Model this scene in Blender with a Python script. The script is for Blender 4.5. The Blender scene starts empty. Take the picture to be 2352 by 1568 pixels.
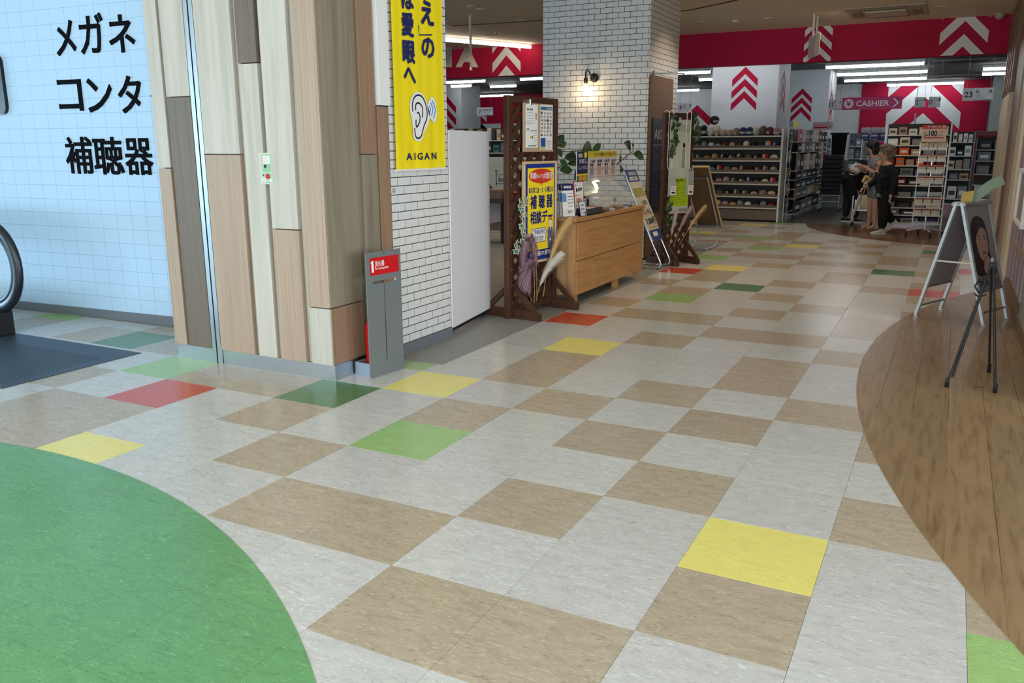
import bpy, bmesh, math, random
from mathutils import Vector, Matrix, Euler
random.seed(7)
SC = bpy.context.scene
COL = SC.collection
pi = math.pi
# ------------------------------------------------------------------ camera, exposure, sky, large lights
cam = bpy.data.cameras.new('camera'); camo = bpy.data.objects.new('camera', cam); COL.objects.link(camo)
cam.sensor_width = 36; cam.lens = 1920.55 / 2352 * 36; cam.clip_end = 200; cam.clip_start = .05
YAW, PITCH, ROLL = -0.477782584, 0.229895197, 0.00320526916
fw = Vector((math.sin(YAW) * math.cos(PITCH), math.cos(YAW) * math.cos(PITCH), -math.sin(PITCH)))
rt = Vector((math.cos(YAW), -math.sin(YAW), 0)); dn = fw.cross(rt)
r2 = math.cos(ROLL) * rt + math.sin(ROLL) * dn; d2 = -math.sin(ROLL) * rt + math.cos(ROLL) * dn
camo.matrix_world = Matrix(((r2.x, -d2.x, -fw.x, .7211), (r2.y, -d2.y, -fw.y, -2.6485), (r2.z, -d2.z, -fw.z, 1.4408), (0, 0, 0, 1)))
SC.camera = camo
vs = SC.view_settings
vs.view_transform = 'Standard'; vs.look = 'None'; vs.gamma = 1; vs.use_curve_mapping = False
vs.exposure = 0.35
SC.cycles.use_denoising = True
SC.cycles.max_bounces = 7
SC.cycles.sample_clamp_indirect = 6
wd = bpy.data.worlds.new('sky'); SC.world = wd; wd.use_nodes = True
bg = wd.node_tree.nodes['Background']; bg.inputs[0].default_value = (.62, .80, 1, 1); bg.inputs[1].default_value = .55

def area(name, loc, rot, sx, sy, energy, col):
    l = bpy.data.lights.new(name, 'AREA'); l.shape = 'RECTANGLE'; l.size = sx; l.size_y = sy; l.energy = energy; l.color = col
    o = bpy.data.objects.new(name, l); COL.objects.link(o); o.location = loc; o.rotation_euler = rot; return o
# daylight through the glazed entrance behind the camera and the glazed side at the left
area('entrance_daylight', (-1.6, -5.6, 1.75), (pi / 2, 0, 0), 11, 3.2, 430, (.86, .95, 1))
area('side_daylight', (-18.5, -6.0, 1.2), (pi / 2, 0, -pi / 2 - .35), 11, 2.3, 1300, (.50, .80, 1))
area('far_side_fill', (7.6, -2.6, 1.75), (pi / 2, 0, pi / 2), 9, 3.2, 430, (.88, .95, 1))  # fill light added at the right to brighten the faces toward the corridor

# ------------------------------------------------------------------ helpers
W = {}
def lin(c):
    c = c / 255 if c > 1 else c
    return c / 12.92 if c <= .04045 else ((c + .055) / 1.055) ** 2.4
def rgb(r, g, b): return (lin(r), lin(g), lin(b), 1)
MATS = {}
def M(name, col, rough=.5, metal=0, spec=.5, emit=0, alpha=1, trans=0, ior=1.45, coat=0):
    if name in MATS: return MATS[name]
    m = bpy.data.materials.new(name); m.use_nodes = True; b = m.node_tree.nodes['Principled BSDF']
    if len(col) == 3: col = rgb(*col)
    b.inputs['Base Color'].default_value = col; b.inputs['Roughness'].default_value = rough
    b.inputs['Metallic'].default_value = metal; b.inputs['Specular IOR Level'].default_value = spec
    b.inputs['IOR'].default_value = ior; b.inputs['Alpha'].default_value = alpha
    b.inputs['Transmission Weight'].default_value = trans; b.inputs['Coat Weight'].default_value = coat
    if emit:
        b.inputs['Emission Color'].default_value = col; b.inputs['Emission Strength'].default_value = emit
    MATS[name] = m; return m
def nodes(m): return m.node_tree.nodes, m.node_tree.links, m.node_tree.nodes['Principled BSDF']
def noise_chain(m, scale, detail=4, rough=.6, nscale=1.0, dist=0):
    n, l, b = nodes(m)
    g = n.new('ShaderNodeNewGeometry'); mp = n.new('ShaderNodeMapping'); t = n.new('ShaderNodeTexNoise')
    mp.inputs['Scale'].default_value = scale; t.inputs['Scale'].default_value = nscale
    t.inputs['Detail'].default_value = detail; t.inputs['Roughness'].default_value = rough; t.inputs['Distortion'].default_value = dist
    l.new(g.outputs['Position'], mp.inputs['Vector']); l.new(mp.outputs[0], t.inputs['Vector'])
    return t.outputs['Fac']
def ramp(m, fac, stops):
    n, l, b = nodes(m); r = n.new('ShaderNodeValToRGB'); e = r.color_ramp.elements
    while len(e) < len(stops): e.new(.5)
    for k, (p, c) in enumerate(stops): e[k].position = p; e[k].color = c if len(c) == 4 else (*c, 1)
    l.new(fac, r.inputs[0]); return r.outputs[0]
def mix(m, fac, a, b_, mode='MIX'):
    n, l, b = nodes(m); x = n.new('ShaderNodeMix'); x.data_type = 'RGBA'; x.blend_type = mode
    for s, v in ((0, fac), (6, a), (7, b_)):
        if hasattr(v, 'links'): l.new(v, x.inputs[s])
        else: x.inputs[s].default_value = v
    return x.outputs[2]
def objrand(m):
    n, l, b = nodes(m); return n.new('ShaderNodeObjectInfo').outputs['Random']
def bump(m, fac, strength=.1, dist=.01):
    n, l, b = nodes(m); x = n.new('ShaderNodeBump'); x.inputs['Strength'].default_value = strength; x.inputs['Distance'].default_value = dist
    l.new(fac, x.inputs['Height']); l.new(x.outputs[0], b.inputs['Normal'])
def setcol(m, out):
    n, l, b = nodes(m); l.new(out, b.inputs['Base Color'])
def sc4(c, k): return (min(c[0] * k, 1), min(c[1] * k, 1), min(c[2] * k, 1), 1)

def vinyl(name, col, contrast=1.0, rough=.23):
    m = M(name, col, rough, spec=.5); c = rgb(*col)
    a = noise_chain(m, (9, 26, 9), 5, .65, 1.0, .6)
    base = ramp(m, a, [(.3, sc4(c, 1 - .16 * contrast)), (.5, c), (.72, sc4(c, 1 + .1 * contrast))])
    f = noise_chain(m, (20, 62, 20), 5, .62, 1.0, 2.2)
    lt = ramp(m, f, [(.575, (0, 0, 0)), (.64, (1, 1, 1))])
    dk = ramp(m, f, [(.345, (1, 1, 1)), (.41, (0, 0, 0))])
    k = mix(m, dk, base, sc4(c, 1 - .34 * contrast))
    q = mix(m, lt, k, (min(c[0] * 1.3 + .07 * contrast, .88), min(c[1] * 1.34 + .07 * contrast, .88), min(c[2] * 1.4 + .07 * contrast, .88), 1))
    q = mix(m, .62, k, q)
    rr = ramp(m, objrand(m), [(0, (.93, .93, .93)), (1, (1.0, 1.0, 1.0))])
    setcol(m, mix(m, 1.0, q, rr, 'MULTIPLY')); return m
def woodmat(name, col, dark, scale, rough=.45, var=.1, spec=.4):
    m = M(name, col, rough, spec=spec); c = rgb(*col); d = rgb(*dark)
    a = noise_chain(m, scale, 5, .62, 1.0, .35)
    q = ramp(m, a, [(.28, d), (.5, c), (.75, sc4(c, 1.16))])
    r = ramp(m, objrand(m), [(0, (1 - var,) * 3), (1, (1, 1, 1))])
    setcol(m, mix(m, 1.0, q, r, 'MULTIPLY')); return m

class G:
    def __init__(s, T=None): s.v = []; s.f = []; s.m = []; s.s = []; s.T = T
    def add(s, vs_, fs, mi=0, sm=False):
        o = len(s.v)
        for p in vs_:
            p = Vector(p); s.v.append(s.T @ p if s.T else p)
        for f in fs: s.f.append([o + i for i in f]); s.m.append(mi); s.s.append(sm)
        return s
    def box(s, x0, x1, y0, y1, z0, z1, mi=0):
        if x1 < x0: x0, x1 = x1, x0
        if y1 < y0: y0, y1 = y1, y0
        if z1 < z0: z0, z1 = z1, z0
        v = [(x, y, z) for z in (z0, z1) for x, y in ((x0, y0), (x1, y0), (x1, y1), (x0, y1))]
        return s.add(v, [(3, 2, 1, 0), (4, 5, 6, 7), (0, 1, 5, 4), (1, 2, 6, 5), (2, 3, 7, 6), (3, 0, 4, 7)], mi)
    def bbox(s, x0, x1, y0, y1, z0, z1, b=.004, mi=0):
        if x1 < x0: x0, x1 = x1, x0
        if y1 < y0: y0, y1 = y1, y0
        rings = []
        for z, i in ((z0, b), (z0 + b, 0), (z1 - b, 0), (z1, b)):
            a0, a1, c0, c1 = x0 + i, x1 - i, y0 + i, y1 - i
            rings.append([(a0 + b, c0, z), (a1 - b, c0, z), (a1, c0 + b, z), (a1, c1 - b, z), (a1 - b, c1, z), (a0 + b, c1, z), (a0, c1 - b, z), (a0, c0 + b, z)])
        v = [p for r in rings for p in r]; f = [tuple(range(7, -1, -1)), tuple(range(24, 32))]
        for k in range(3):
            for i in range(8): f.append((k * 8 + i, k * 8 + (i + 1) % 8, k * 8 + 8 + (i + 1) % 8, k * 8 + 8 + i))
        return s.add(v, f, mi)
    def prism(s, poly, O, U, V, N, d, mi=0):
        O, U, V, N = Vector(O), Vector(U), Vector(V), Vector(N); n = len(poly)
        a = [O + U * x + V * y for x, y in poly]; b = [p + N * d for p in a]
        return s.add(a + b, [tuple(range(n - 1, -1, -1)), tuple(range(n, 2 * n))] + [(i, (i + 1) % n, n + (i + 1) % n, n + i) for i in range(n)], mi)
    def flat(s, poly, O, U, V, N, d=0, mi=0):
        O, U, V, N = Vector(O), Vector(U), Vector(V), Vector(N)
        return s.add([O + U * x + V * y + N * d for x, y in poly], [tuple(range(len(poly)))], mi)
    def tube(s, pts, r, n=8, mi=0, closed=False, r_end=None, cap=True, flatten=None):
        pts = [Vector(p) for p in pts]; K = len(pts); rings = []; up = None
        for k, p in enumerate(pts):
            if closed: t = pts[(k + 1) % K] - pts[k - 1]
            else: t = pts[min(k + 1, K - 1)] - pts[max(k - 1, 0)]
            t.normalize()
            if up is None:
                up = Vector((0, 0, 1)) if abs(t.z) < .9 else Vector((1, 0, 0))
            x = t.cross(up)
            if x.length < 1e-4: x = t.cross(Vector((0, 1, 0)))
            x.normalize(); y = x.cross(t); up = y
            rr = r[k] if isinstance(r, (list, tuple)) else (r if r_end is None else r + (r_end - r) * k / (K - 1))
            fx, fy = flatten or (1, 1)
            rings.append([p + x * math.cos(2 * pi * i / n) * rr * fx + y * math.sin(2 * pi * i / n) * rr * fy for i in range(n)])
        v = [q for R in rings for q in R]; f = []
        for k in range(K if closed else K - 1):
            b = ((k + 1) % K) * n
            for i in range(n): f.append((k * n + i, k * n + (i + 1) % n, b + (i + 1) % n, b + i))
        s.add(v, f, mi, True)
        if cap and not closed:
            s.add(rings[0], [tuple(range(n - 1, -1, -1))], mi); s.add(rings[-1], [tuple(range(n))], mi)
        return s
    def lathe(s, prof, c=(0, 0, 0), n=16, mi=0, axis='z'):
        c = Vector(c); v = []; f = []
        for r, h in prof:
            for i in range(n):
                a = 2 * pi * i / n; x, y = r * math.cos(a), r * math.sin(a)
                v.append(c + (Vector((x, y, h)) if axis == 'z' else Vector((x, h, -y)) if axis == 'y' else Vector((h, x, y))))
        for k in range(len(prof) - 1):
            for i in range(n): f.append((k * n + i, k * n + (i + 1) % n, k * n + n + (i + 1) % n, k * n + n + i))
        s.add(v, f, mi, True)
        for k, rev in ((0, True), (len(prof) - 1, False)):
            if prof[k][0] > 1e-4:
                ring = v[k * n:k * n + n]; s.add(ring, [tuple(range(n - 1, -1, -1)) if rev else tuple(range(n))], mi)
        return s
    def ball(s, c, r, nu=12, nv=8, mi=0):
        c = Vector(c); rx, ry, rz = r if isinstance(r, (tuple, list)) else (r, r, r); v = []; f = []
        for j in range(nv + 1):
            t = pi * j / nv
            for i in range(nu): a = 2 * pi * i / nu; v.append(c + Vector((rx * math.sin(t) * math.cos(a), ry * math.sin(t) * math.sin(a), -rz * math.cos(t))))
        for j in range(nv):
            for i in range(nu): f.append((j * nu + i, j * nu + (i + 1) % nu, j * nu + nu + (i + 1) % nu, j * nu + nu + i))
        return s.add(v, f, mi, True)
    def mesh(s, name, mats):
        me = bpy.data.meshes.new(name); me.from_pydata([tuple(p) for p in s.v], [], s.f)
        for m in (mats if isinstance(mats, (list, tuple)) else [mats]): me.materials.append(m)
        me.polygons.foreach_set('material_index', s.m); me.polygons.foreach_set('use_smooth', s.s); me.update(); return me
    def build(s, name, mats, parent=None, world=True):
        if parent is not None:
            if world:
                iv = W[parent].inverted(); s.v = [iv @ Vector(p) for p in s.v]
            o = bpy.data.objects.new(name, s.mesh(name, mats)); COL.objects.link(o); o.parent = parent; W[o] = W[parent].copy(); return o
        xs = [p.x for p in s.v]; ys = [p.y for p in s.v]; zs = [p.z for p in s.v]
        b = Vector(((min(xs) + max(xs)) / 2, (min(ys) + max(ys)) / 2, min(zs))); s.v = [p - b for p in s.v]
        o = bpy.data.objects.new(name, s.mesh(name, mats)); COL.objects.link(o); o.location = b; W[o] = Matrix.Translation(b); return o
def thing(name, label, cat, loc=(0, 0, 0), rz=0, group=None):
    o = bpy.data.objects.new(name, None); COL.objects.link(o); o.location = loc; o.rotation_euler = (0, 0, rz); o.empty_display_size = .1
    o['label'] = label; o['category'] = cat
    if group: o['group'] = group
    W[o] = Matrix.Translation(Vector(loc)) @ Matrix.Rotation(rz, 4, 'Z'); return o
def tag(o, label, cat, group=None):
    o['label'] = label; o['category'] = cat
    if group: o['group'] = group
    return o
def struct(name, loc=(0, 0, 0)):
    o = bpy.data.objects.new(name, None); COL.objects.link(o); o.location = loc; o['kind'] = 'structure'; W[o] = Matrix.Translation(Vector(loc)); return o
def sb(g, name, mats):
    o = g.build(name, mats); o['kind'] = 'structure'; return o
def inst(name, me, parent, loc, rz=0, scale=None):
    o = bpy.data.objects.new(name, me); COL.objects.link(o); o.parent = parent; o.location = W[parent].inverted() @ Vector(loc)
    o.rotation_euler = (0, 0, rz)
    if scale: o.scale = scale
    return o
def dup(root, loc, rz=0, label=None, mats=None):
    c = root.copy(); COL.objects.link(c); c.location = loc; c.rotation_euler = (0, 0, rz)
    W[c] = Matrix.Translation(Vector(loc)) @ Matrix.Rotation(rz, 4, 'Z')
    if label: c['label'] = label
    for ch in list(root.children):
        k = ch.copy(); COL.objects.link(k); k.parent = c; W[k] = W[c]
        for g2 in list(ch.children):
            q = g2.copy(); COL.objects.link(q); q.parent = k
    return c
TXT = {}
def tmesh(s, bold=0.0):
    k = (s, bold)
    if k in TXT: return TXT[k]
    c = bpy.data.curves.new('t', 'FONT'); c.body = s; c.resolution_u = 2; c.offset = bold
    o = bpy.data.objects.new('t', c); COL.objects.link(o)
    me = bpy.data.meshes.new_from_object(o.evaluated_get(bpy.context.evaluated_depsgraph_get()))
    v = [(p.co.x, p.co.y) for p in me.vertices]; f = [tuple(p.vertices) for p in me.polygons]
    bpy.data.objects.remove(o); bpy.data.meshes.remove(me); bpy.data.curves.remove(c)
    x0 = min(p[0] for p in v); x1 = max(p[0] for p in v); y0 = min(p[1] for p in v); y1 = max(p[1] for p in v)
    TXT[k] = ([((x - x0) / (x1 - x0 + 1e-9), (y - y0) / (y1 - y0 + 1e-9)) for x, y in v], f); return TXT[k]
class P:
    """flat print: shapes in the plane O + U x + V y, each layer a hair further out"""
    def __init__(s, O, U, V, lift=.0008):
        s.O, s.U, s.V = Vector(O), Vector(U).normalized(), Vector(V).normalized(); s.N = s.U.cross(s.V); s.lift = lift; s.g = G(); s.ms = []; s.k = 1
    def mi(s, m):
        if m not in s.ms: s.ms.append(m)
        return s.ms.index(m)
    def poly(s, pts, m, layer=None):
        s.g.flat(pts, s.O, s.U, s.V, s.N, s.lift * (layer or s.k), s.mi(m)); return s
    def rect(s, x0, y0, x1, y1, m, layer=None): return s.poly([(x0, y0), (x1, y0), (x1, y1), (x0, y1)], m, layer)
    def ell(s, cx, cy, rx, ry, m, layer=None, n=20): return s.poly([(cx + rx * math.cos(2 * pi * i / n), cy + ry * math.sin(2 * pi * i / n)) for i in range(n)], m, layer)
    def txt(s, t, x0, y0, x1, y1, m, layer=None, bold=0.0):
        v, f = tmesh(t); L = s.lift * (layer or s.k); r = bold * (y1 - y0) * .9
        ofs = [(0, 0)] + ([(r * math.cos(a * pi / 4), r * math.sin(a * pi / 4)) for a in range(8)] if bold else [])
        for k, (dx, dy) in enumerate(ofs):
            e = r if bold else 0
            s.g.add([s.O + s.U * (x0 + e + (x1 - x0 - 2 * e) * a + dx) + s.V * (y0 + e + (y1 - y0 - 2 * e) * b + dy) + s.N * (L + k * 1e-5) for a, b in v], f, s.mi(m))
        return s
    def line(s, pts, w, m, layer=None):
        L = []; R = []
        for k, p in enumerate(pts):
            a = Vector(pts[max(k - 1, 0)]); b = Vector(pts[min(k + 1, len(pts) - 1)]); t = (b - a).normalized(); q = Vector((-t.y, t.x)) * w / 2
            L.append(tuple(Vector(p) + q)); R.append(tuple(Vector(p) - q))
        for k in range(len(pts) - 1): s.poly([L[k + 1], L[k], R[k], R[k + 1]], m, layer)
        return s
    def up(s): s.k += 1; return s
    def build(s, name, parent, world=True): return s.g.build(name, s.ms, parent, world)
def clip(poly, inside, cut):
    out = []
    for k in range(len(poly)):
        a, b = poly[k - 1], poly[k]; ia, ib = inside(a), inside(b)
        if ia != ib: out.append(cut(a, b))
        if ib: out.append(b)
    return out
def clip_circle(poly, c, r, n=10):
    """polygon with each edge subdivided, kept inside the circle"""
    pts = []
    for k in range(len(poly)):
        a, b = Vector(poly[k]), Vector(poly[(k + 1) % len(poly)])
        for t in range(n): pts.append(tuple(a + (b - a) * t / n))
    ins = lambda p: (p[0] - c[0]) ** 2 + (p[1] - c[1]) ** 2 <= r * r
    if all(ins(p) for p in pts): return poly
    if not any(ins(p) for p in pts): return []
    out = []
    for p in pts:
        if ins(p): out.append(p)
        else:
            pass
    # add arc points inside the polygon
    xs = [p[0] for p in poly]; ys = [p[1] for p in poly]
    arc = []
    N = max(200, int(r * 2 * pi / .03))
    for i in range(N):
        a = 2 * pi * i / N; q = (c[0] + r * math.cos(a), c[1] + r * math.sin(a))
        if min(xs) <= q[0] <= max(xs) and min(ys) <= q[1] <= max(ys): arc.append(q)
    # exact crossings of the edges
    for k in range(len(pts)):
        a, b = Vector(pts[k]), Vector(pts[(k + 1) % len(pts)])
        if ins(a) != ins(b):
            lo, hi = (0, 1)
            for _ in range(20):
                mid = (lo + hi) / 2
                if ins(a + (b - a) * mid) == ins(a): lo = mid
                else: hi = mid
            arc.append(tuple(a + (b - a) * lo))
    allp = out + arc
    if len(allp) < 3: return []
    # convex hull (rectangle cut by a disc is convex)
    allp = sorted(set((round(p[0], 5), round(p[1], 5)) for p in allp))
    def half(ps):
        h = []
        for p in ps:
            while len(h) >= 2 and (h[-1][0] - h[-2][0]) * (p[1] - h[-2][1]) - (h[-1][1] - h[-2][1]) * (p[0] - h[-2][0]) <= 0: h.pop()
            h.append(p)
        return h
    return half(allp)[:-1] + half(allp[::-1])[:-1]

# ------------------------------------------------------------------ materials
V_W = vinyl('vinyl_cream', (204, 204, 202), .8); V_B = vinyl('vinyl_brown', (184, 169, 149), 1.0)
V_Y = vinyl('vinyl_yellow', (240, 228, 130), .45); V_L = vinyl('vinyl_lightgreen', (158, 196, 126), .45); V_D = vinyl('vinyl_green', (84, 130, 80), .6)
V_R = vinyl('vinyl_orange', (206, 84, 60), .5); V_G = vinyl('vinyl_leafgreen', (104, 160, 106), .75)
STONE = vinyl('stone_grey', (146, 146, 142), .7, .4)
OAK = woodmat('oak_floor', (156, 129, 96), (126, 98, 70), (34, 3.2, 10), .3, .16)
OAKD = woodmat('oak_floor_dark', (120, 84, 56), (84, 56, 36), (26, 2.2, 10), .25, .2)
ASH = woodmat('ash_laminate', (182, 176, 164), (166, 160, 148), (17, 17, .9), .5, .05)
TAN = woodmat('tan_laminate', (164, 143, 123), (145, 125, 106), (110, 110, .9), .5, .06)
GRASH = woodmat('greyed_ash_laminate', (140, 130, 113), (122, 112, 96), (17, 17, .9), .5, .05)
TAND = woodmat('brown_laminate', (150, 122, 98), (124, 98, 78), (150, 150, 1.1), .5, .05)
TAUPE = woodmat('taupe_laminate', (106, 94, 82), (88, 76, 66), (150, 150, 1.1), .5, .05)
STEEL = M('brushed_steel', (190, 196, 200), .32, 1); CHROME = M('chrome', (225, 225, 228), .12, 1)
BLACK = M('black_matte', (22, 22, 24), .6); WHITE = M('white_paint', (232, 232, 230), .5); GREYM = M('grey_metal', (120, 124, 126), .45)
MORTAR = M('black_joint', (40, 38, 36), .9); GLAZE = M('white_glazed_brick', (218, 218, 217), .28)
SKIRT = M('grey_skirting', (108, 114, 122), .5)
PINK = M('crimson_paint', (182, 10, 58), .6, spec=.25); PALE = M('pale_chevron', (232, 226, 218), .55)
CEIL = M('ceiling_paint', (228, 214, 192), .8); STOREW = M('store_wall_paint', (222, 226, 228), .6)
WOODP = woodmat('walnut_panel', (136, 104, 76), (104, 78, 56), (90, 90, 1.2), .5, .03)
SUB = M('floor_bed', (64, 56, 50), .9)
LINO = vinyl('store_floor_olive', (86, 78, 60), .4, .3)

# ------------------------------------------------------------------ floor tiles
S = .45
def K(s): return {tuple(map(int, q.split(','))) for q in s.split()}
BR = K('-2,-2 -1,-2 -4,-1 -3,-1 0,-1 -2,0 -5,0 2,0 -1,1 -6,1 1,1 -2,2 -4,2 0,4 1,3 -1,3 -3,3 -4,4 -4,5 -2,4 -1,5 -1,6 0,7 -3,7 -2,8 -1,8 -4,9 -3,9 0,9 0,10 -5,10 -2,10 -1,11 1,11 1,13 1,15 -4,12 -2,12 -2,14 0,14 -5,13 -4,14 -4,15 -1,15 -1,16 -3,17 1,17 -2,18 -1,18 0,19 0,20 -5,20 -4,19 -3,19 -4,22 -2,20 -2,22 -1,21 -1,23 -2,24 0,24 1,21 1,23 -3,23 -4,24 -4,25 -4,26 -5,23 -6,24 -7,24 -5,28 -6,26 -8,27 -7,27 -7,29 -3,27 -9,0 -8,0 -8,-1 -9,-1 -10,1 -8,2 -7,2 -12,3 -10,3 -14,3 -11,4')
YE = K('0,0 -5,3 -4,6 -4,16 -3,22 2,20 -6,29 -7,25 -7,-1'); LG = K('2,-1 -4,1 -9,2 -6,4 -4,11 -5,18 -4,21 -5,24 -5,30 -14,4')
DG = K('-6,2 -3,13 0,17 1,22 -11,3'); RE = K('-5,8 -5,15 -6,22 1,14 2,18 -8,1')
floor = struct('floor')
G().box(-20, 8, -12, 14, -.12, -.004).build('subfloor', SUB, floor)
GC, GR = (-2.936, -3.749), 3.4743; WC, WR = (8.72, 3.404), 8.4197; FC, FR = (1.628, 14.144), 3.2535
tmesh_by = {}
def tile_mesh(m):
    if m not in tmesh_by:
        h = S / 2 - .0006; g = G()
        g.add([(-h, -h, -.003), (h, -h, -.003), (h, h, -.003), (-h, h, -.003), (-h, -h, -.0004), (h, -h, -.0004), (h, h, -.0004), (-h, h, -.0004), (-h + .0006, -h + .0006, 0), (h - .0006, -h + .0006, 0), (h - .0006, h - .0006, 0), (-h + .0006, h - .0006, 0)],
              [(8, 9, 10, 11)] + [(a, (a + 1) % 4, 4 + (a + 1) % 4, 4 + a) for a in range(4)] + [(4 + a, 4 + (a + 1) % 4, 8 + (a + 1) % 4, 8 + a) for a in range(4)])
        tmesh_by[m] = g.mesh('tile', m)
    return tmesh_by[m]
cells = []
for i in range(-20, 3):
    for j in range(-6, 31):
        x, y = (i + .5) * S, (j + .5) * S
        if i < -5 and 4 < j < 22: continue
        if i < -9 and j >= 22: continue
        if i < -5 and j == 22 and i < -9: continue
        cs = [((i + a) * S, (j + b) * S) for a in (0, 1) for b in (0, 1)]
        if any(all((p[0] - c[0]) ** 2 + (p[1] - c[1]) ** 2 < r * r for p in cs) for c, r in ((GC, GR), (WC, WR), (FC, FR))): continue
        q = (i, j); m = V_B if q in BR else V_Y if q in YE else V_L if q in LG else V_D if q in DG else V_R if q in RE else V_W
        rel = Vector((x - .721, y + 2.648, -1.441)); dep = rel.dot(fw); side = rel.dot(rt)
        vis = dep > .8 and abs(side) / dep < .66 and j > -4
        cells.append(((0 if vis else 1), rel.length, x, y, m))
cells.sort(key=lambda t: t[:2])
rest = G(); rm = [V_W, V_B, V_Y, V_L, V_D, V_R]
for k, (a, b, x, y, m) in enumerate(cells):
    if k < 300: inst('tile', tile_mesh(m), floor, (x, y, 0))
    else: rest.box(x - S / 2 + .0006, x + S / 2 - .0006, y - S / 2 + .0006, y + S / 2 - .0006, -.003, 0, rm.index(m))
rest.build('tile_field', rm, floor)['kind'] = 'stuff'
def sheet(g, poly, z0, z1, mi=0): g.prism(poly, (0, 0, z0), (1, 0, 0), (0, 1, 0), (0, 0, 1), z1 - z0, mi)
# green disc, cut from the same tile grid
disc = struct('floor', (GC[0], GC[1], 0))
for i in range(-16, 3):
    for j in range(-12, 2):
        h = .0004
        p = clip_circle([(i * S + h, j * S + h), ((i + 1) * S - h, j * S + h), ((i + 1) * S - h, (j + 1) * S - h), (i * S + h, (j + 1) * S - h)], GC, GR)
        if len(p) > 2 and j > -7 and i > -10:
            g = G(); sheet(g, p, -.003, .0012); g.build('tile', V_G, disc)
# oak plank island at the right and the darker one by the shop
def planks(root, c, r, x0, x1, y0, y1, w, L, m, seed):
    rnd = random.Random(seed); k = 0; x = x0
    while x < x1:
        y = y0 - rnd.random() * L
        while y < y1:
            a = .0008
            p = clip_circle([(x + a, max(y, y0) + a), (min(x + w, x1) - a, max(y, y0) + a), (min(x + w, x1) - a, min(y + L, y1) - a), (x + a, min(y + L, y1) - a)], c, r)
            if len(p) > 2:
                g = G(); sheet(g, p, -.003, .0014); g.build('plank', m, root)
            y += L
        x += w
wood = struct('floor', (1, 3, 0)); planks(wood, WC, WR, .3, 1.42, -.9, 7.5, .178, .92, OAK, 3)
wood2 = struct('floor', (1, 12, 0)); planks(wood2, FC, FR, -1.65, 1.4, 10.8, 13.95, .2, 1.1, OAKD, 5)
# grey stone apron and shop floor
stone = struct('floor', (-3, 6, 0))
for ix in range(8):
    for iy in range(14):
        x1 = -2.212 - ix * .6; x0 = max(x1 - .6, -7); y0 = 1.986 + iy * .6; y1 = min(y0 + .6, 10.2)
        if y0 >= 10.2: continue
        p = [(x0 + .001, y0 + .001), (x1 - .001, y0 + .001), (x1 - .001, y1 - .001), (x0 + .001, y1 - .001)]
        g = G(); sheet(g, p, -.003, .0035); g.build('stone_tile', STONE, stone)
sb(G().box(-20, 8, 13.951, 30, -.12, .0005), 'floor', LINO)
sb(G().box(-20, -7.001, 4.5, 13.95, -.1, 0), 'floor', LINO)

# ------------------------------------------------------------------ ceilings and outer shell
ZC = 3.445
sb(G().box(-20, 8, -9.4, 13.5, ZC, ZC + .2), 'ceiling', CEIL)
SCEIL = M('store_ceiling_paint', (120, 124, 124), .8)
sb(G().box(-20, 8, 13.7, 30, 3.25, 3.5), 'ceiling', SCEIL)
sb(G().box(-20, 8, 26, 26.2, 0, 3.3), 'wall_back', STOREW)
sb(G().box(-20.2, -20, 4, 26.2, 0, 3.5), 'wall_farleft', STOREW)
sb(G().box(7.9, 8.1, 13.7, 26, 0, 3.5), 'wall_farright', STOREW)
# ------------------------------------------------------------------ left lettered wall, tiled
def bricks(root, O, U, N, L, z0, z1, bw, bh, joint, m, cap, stack=False, depth=.008, name='brick', cond=None):
    """rows of pieces on the plane O + U s; pieces stand proud of the joint bed"""
    O, U, N = Vector(O), Vector(U), Vector(N); mesh_c = {}; out = []
    r = 0; z = z0
    while z < z1 - 1e-4:
        h = min(bh, z1 - z); s = 0 if stack or r % 2 == 0 else -bw / 2
        while s < L - 1e-4:
            a, b = max(s, 0), min(s + bw, L)
            if b - a > .004: out.append((a, b, z, z + h))
            s += bw
        z += bh; r += 1
    if cond: out.sort(key=lambda q: cond(O + U * ((q[0] + q[1]) / 2) + Vector((0, 0, q[2]))))
    rest = G()
    for k, (a, b, za, zb) in enumerate(out):
        w = round(b - a - joint, 4); h = round(zb - za - joint, 4)
        if k < cap:
            key = (w, h)
            if key not in mesh_c:
                g = G(); e = .0015
                def P4(i, d): return [U * x + Vector((0, 0, y)) + N * d for x, y in ((-w / 2 + i, -h / 2 + i), (w / 2 - i, -h / 2 + i), (w / 2 - i, h / 2 - i), (-w / 2 + i, h / 2 - i))]
                v = P4(0, 0) + P4(0, depth - e) + P4(e, depth)
                g.add(v, [(8, 9, 10, 11)] + [(i, (i + 1) % 4, 4 + (i + 1) % 4, 4 + i) for i in range(4)] + [(4 + i, 4 + (i + 1) % 4, 8 + (i + 1) % 4, 8 + i) for i in range(4)])
                mesh_c[key] = g.mesh(name, m)
            inst(name, mesh_c[key], root, O + U * ((a + b) / 2) + Vector((0, 0, (za + zb) / 2)))
        else:
            c = O + U * ((a + b) / 2) + Vector((0, 0, (za + zb) / 2))
            v = [c + U * x * w / 2 + Vector((0, 0, y * h / 2)) + N * d for d in (0, depth) for x, y in ((-1, -1), (1, -1), (1, 1), (-1, 1))]
            rest.add(v, [(4, 5, 6, 7), (0, 1, 5, 4), (1, 2, 6, 5), (2, 3, 7, 6), (3, 0, 4, 7)])
    if rest.f: rest.build(name + '_field', m, root)['kind'] = 'stuff'
la, lb = Vector((-9.2, 1.793, 0)), Vector((-3.75, 2.157, 0)); lu = (lb - la).normalized(); ln_ = Vector((lu.y, -lu.x, 0))
WTILE = M('white_wall_tile', (180, 210, 234), .6, spec=.15)
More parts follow.
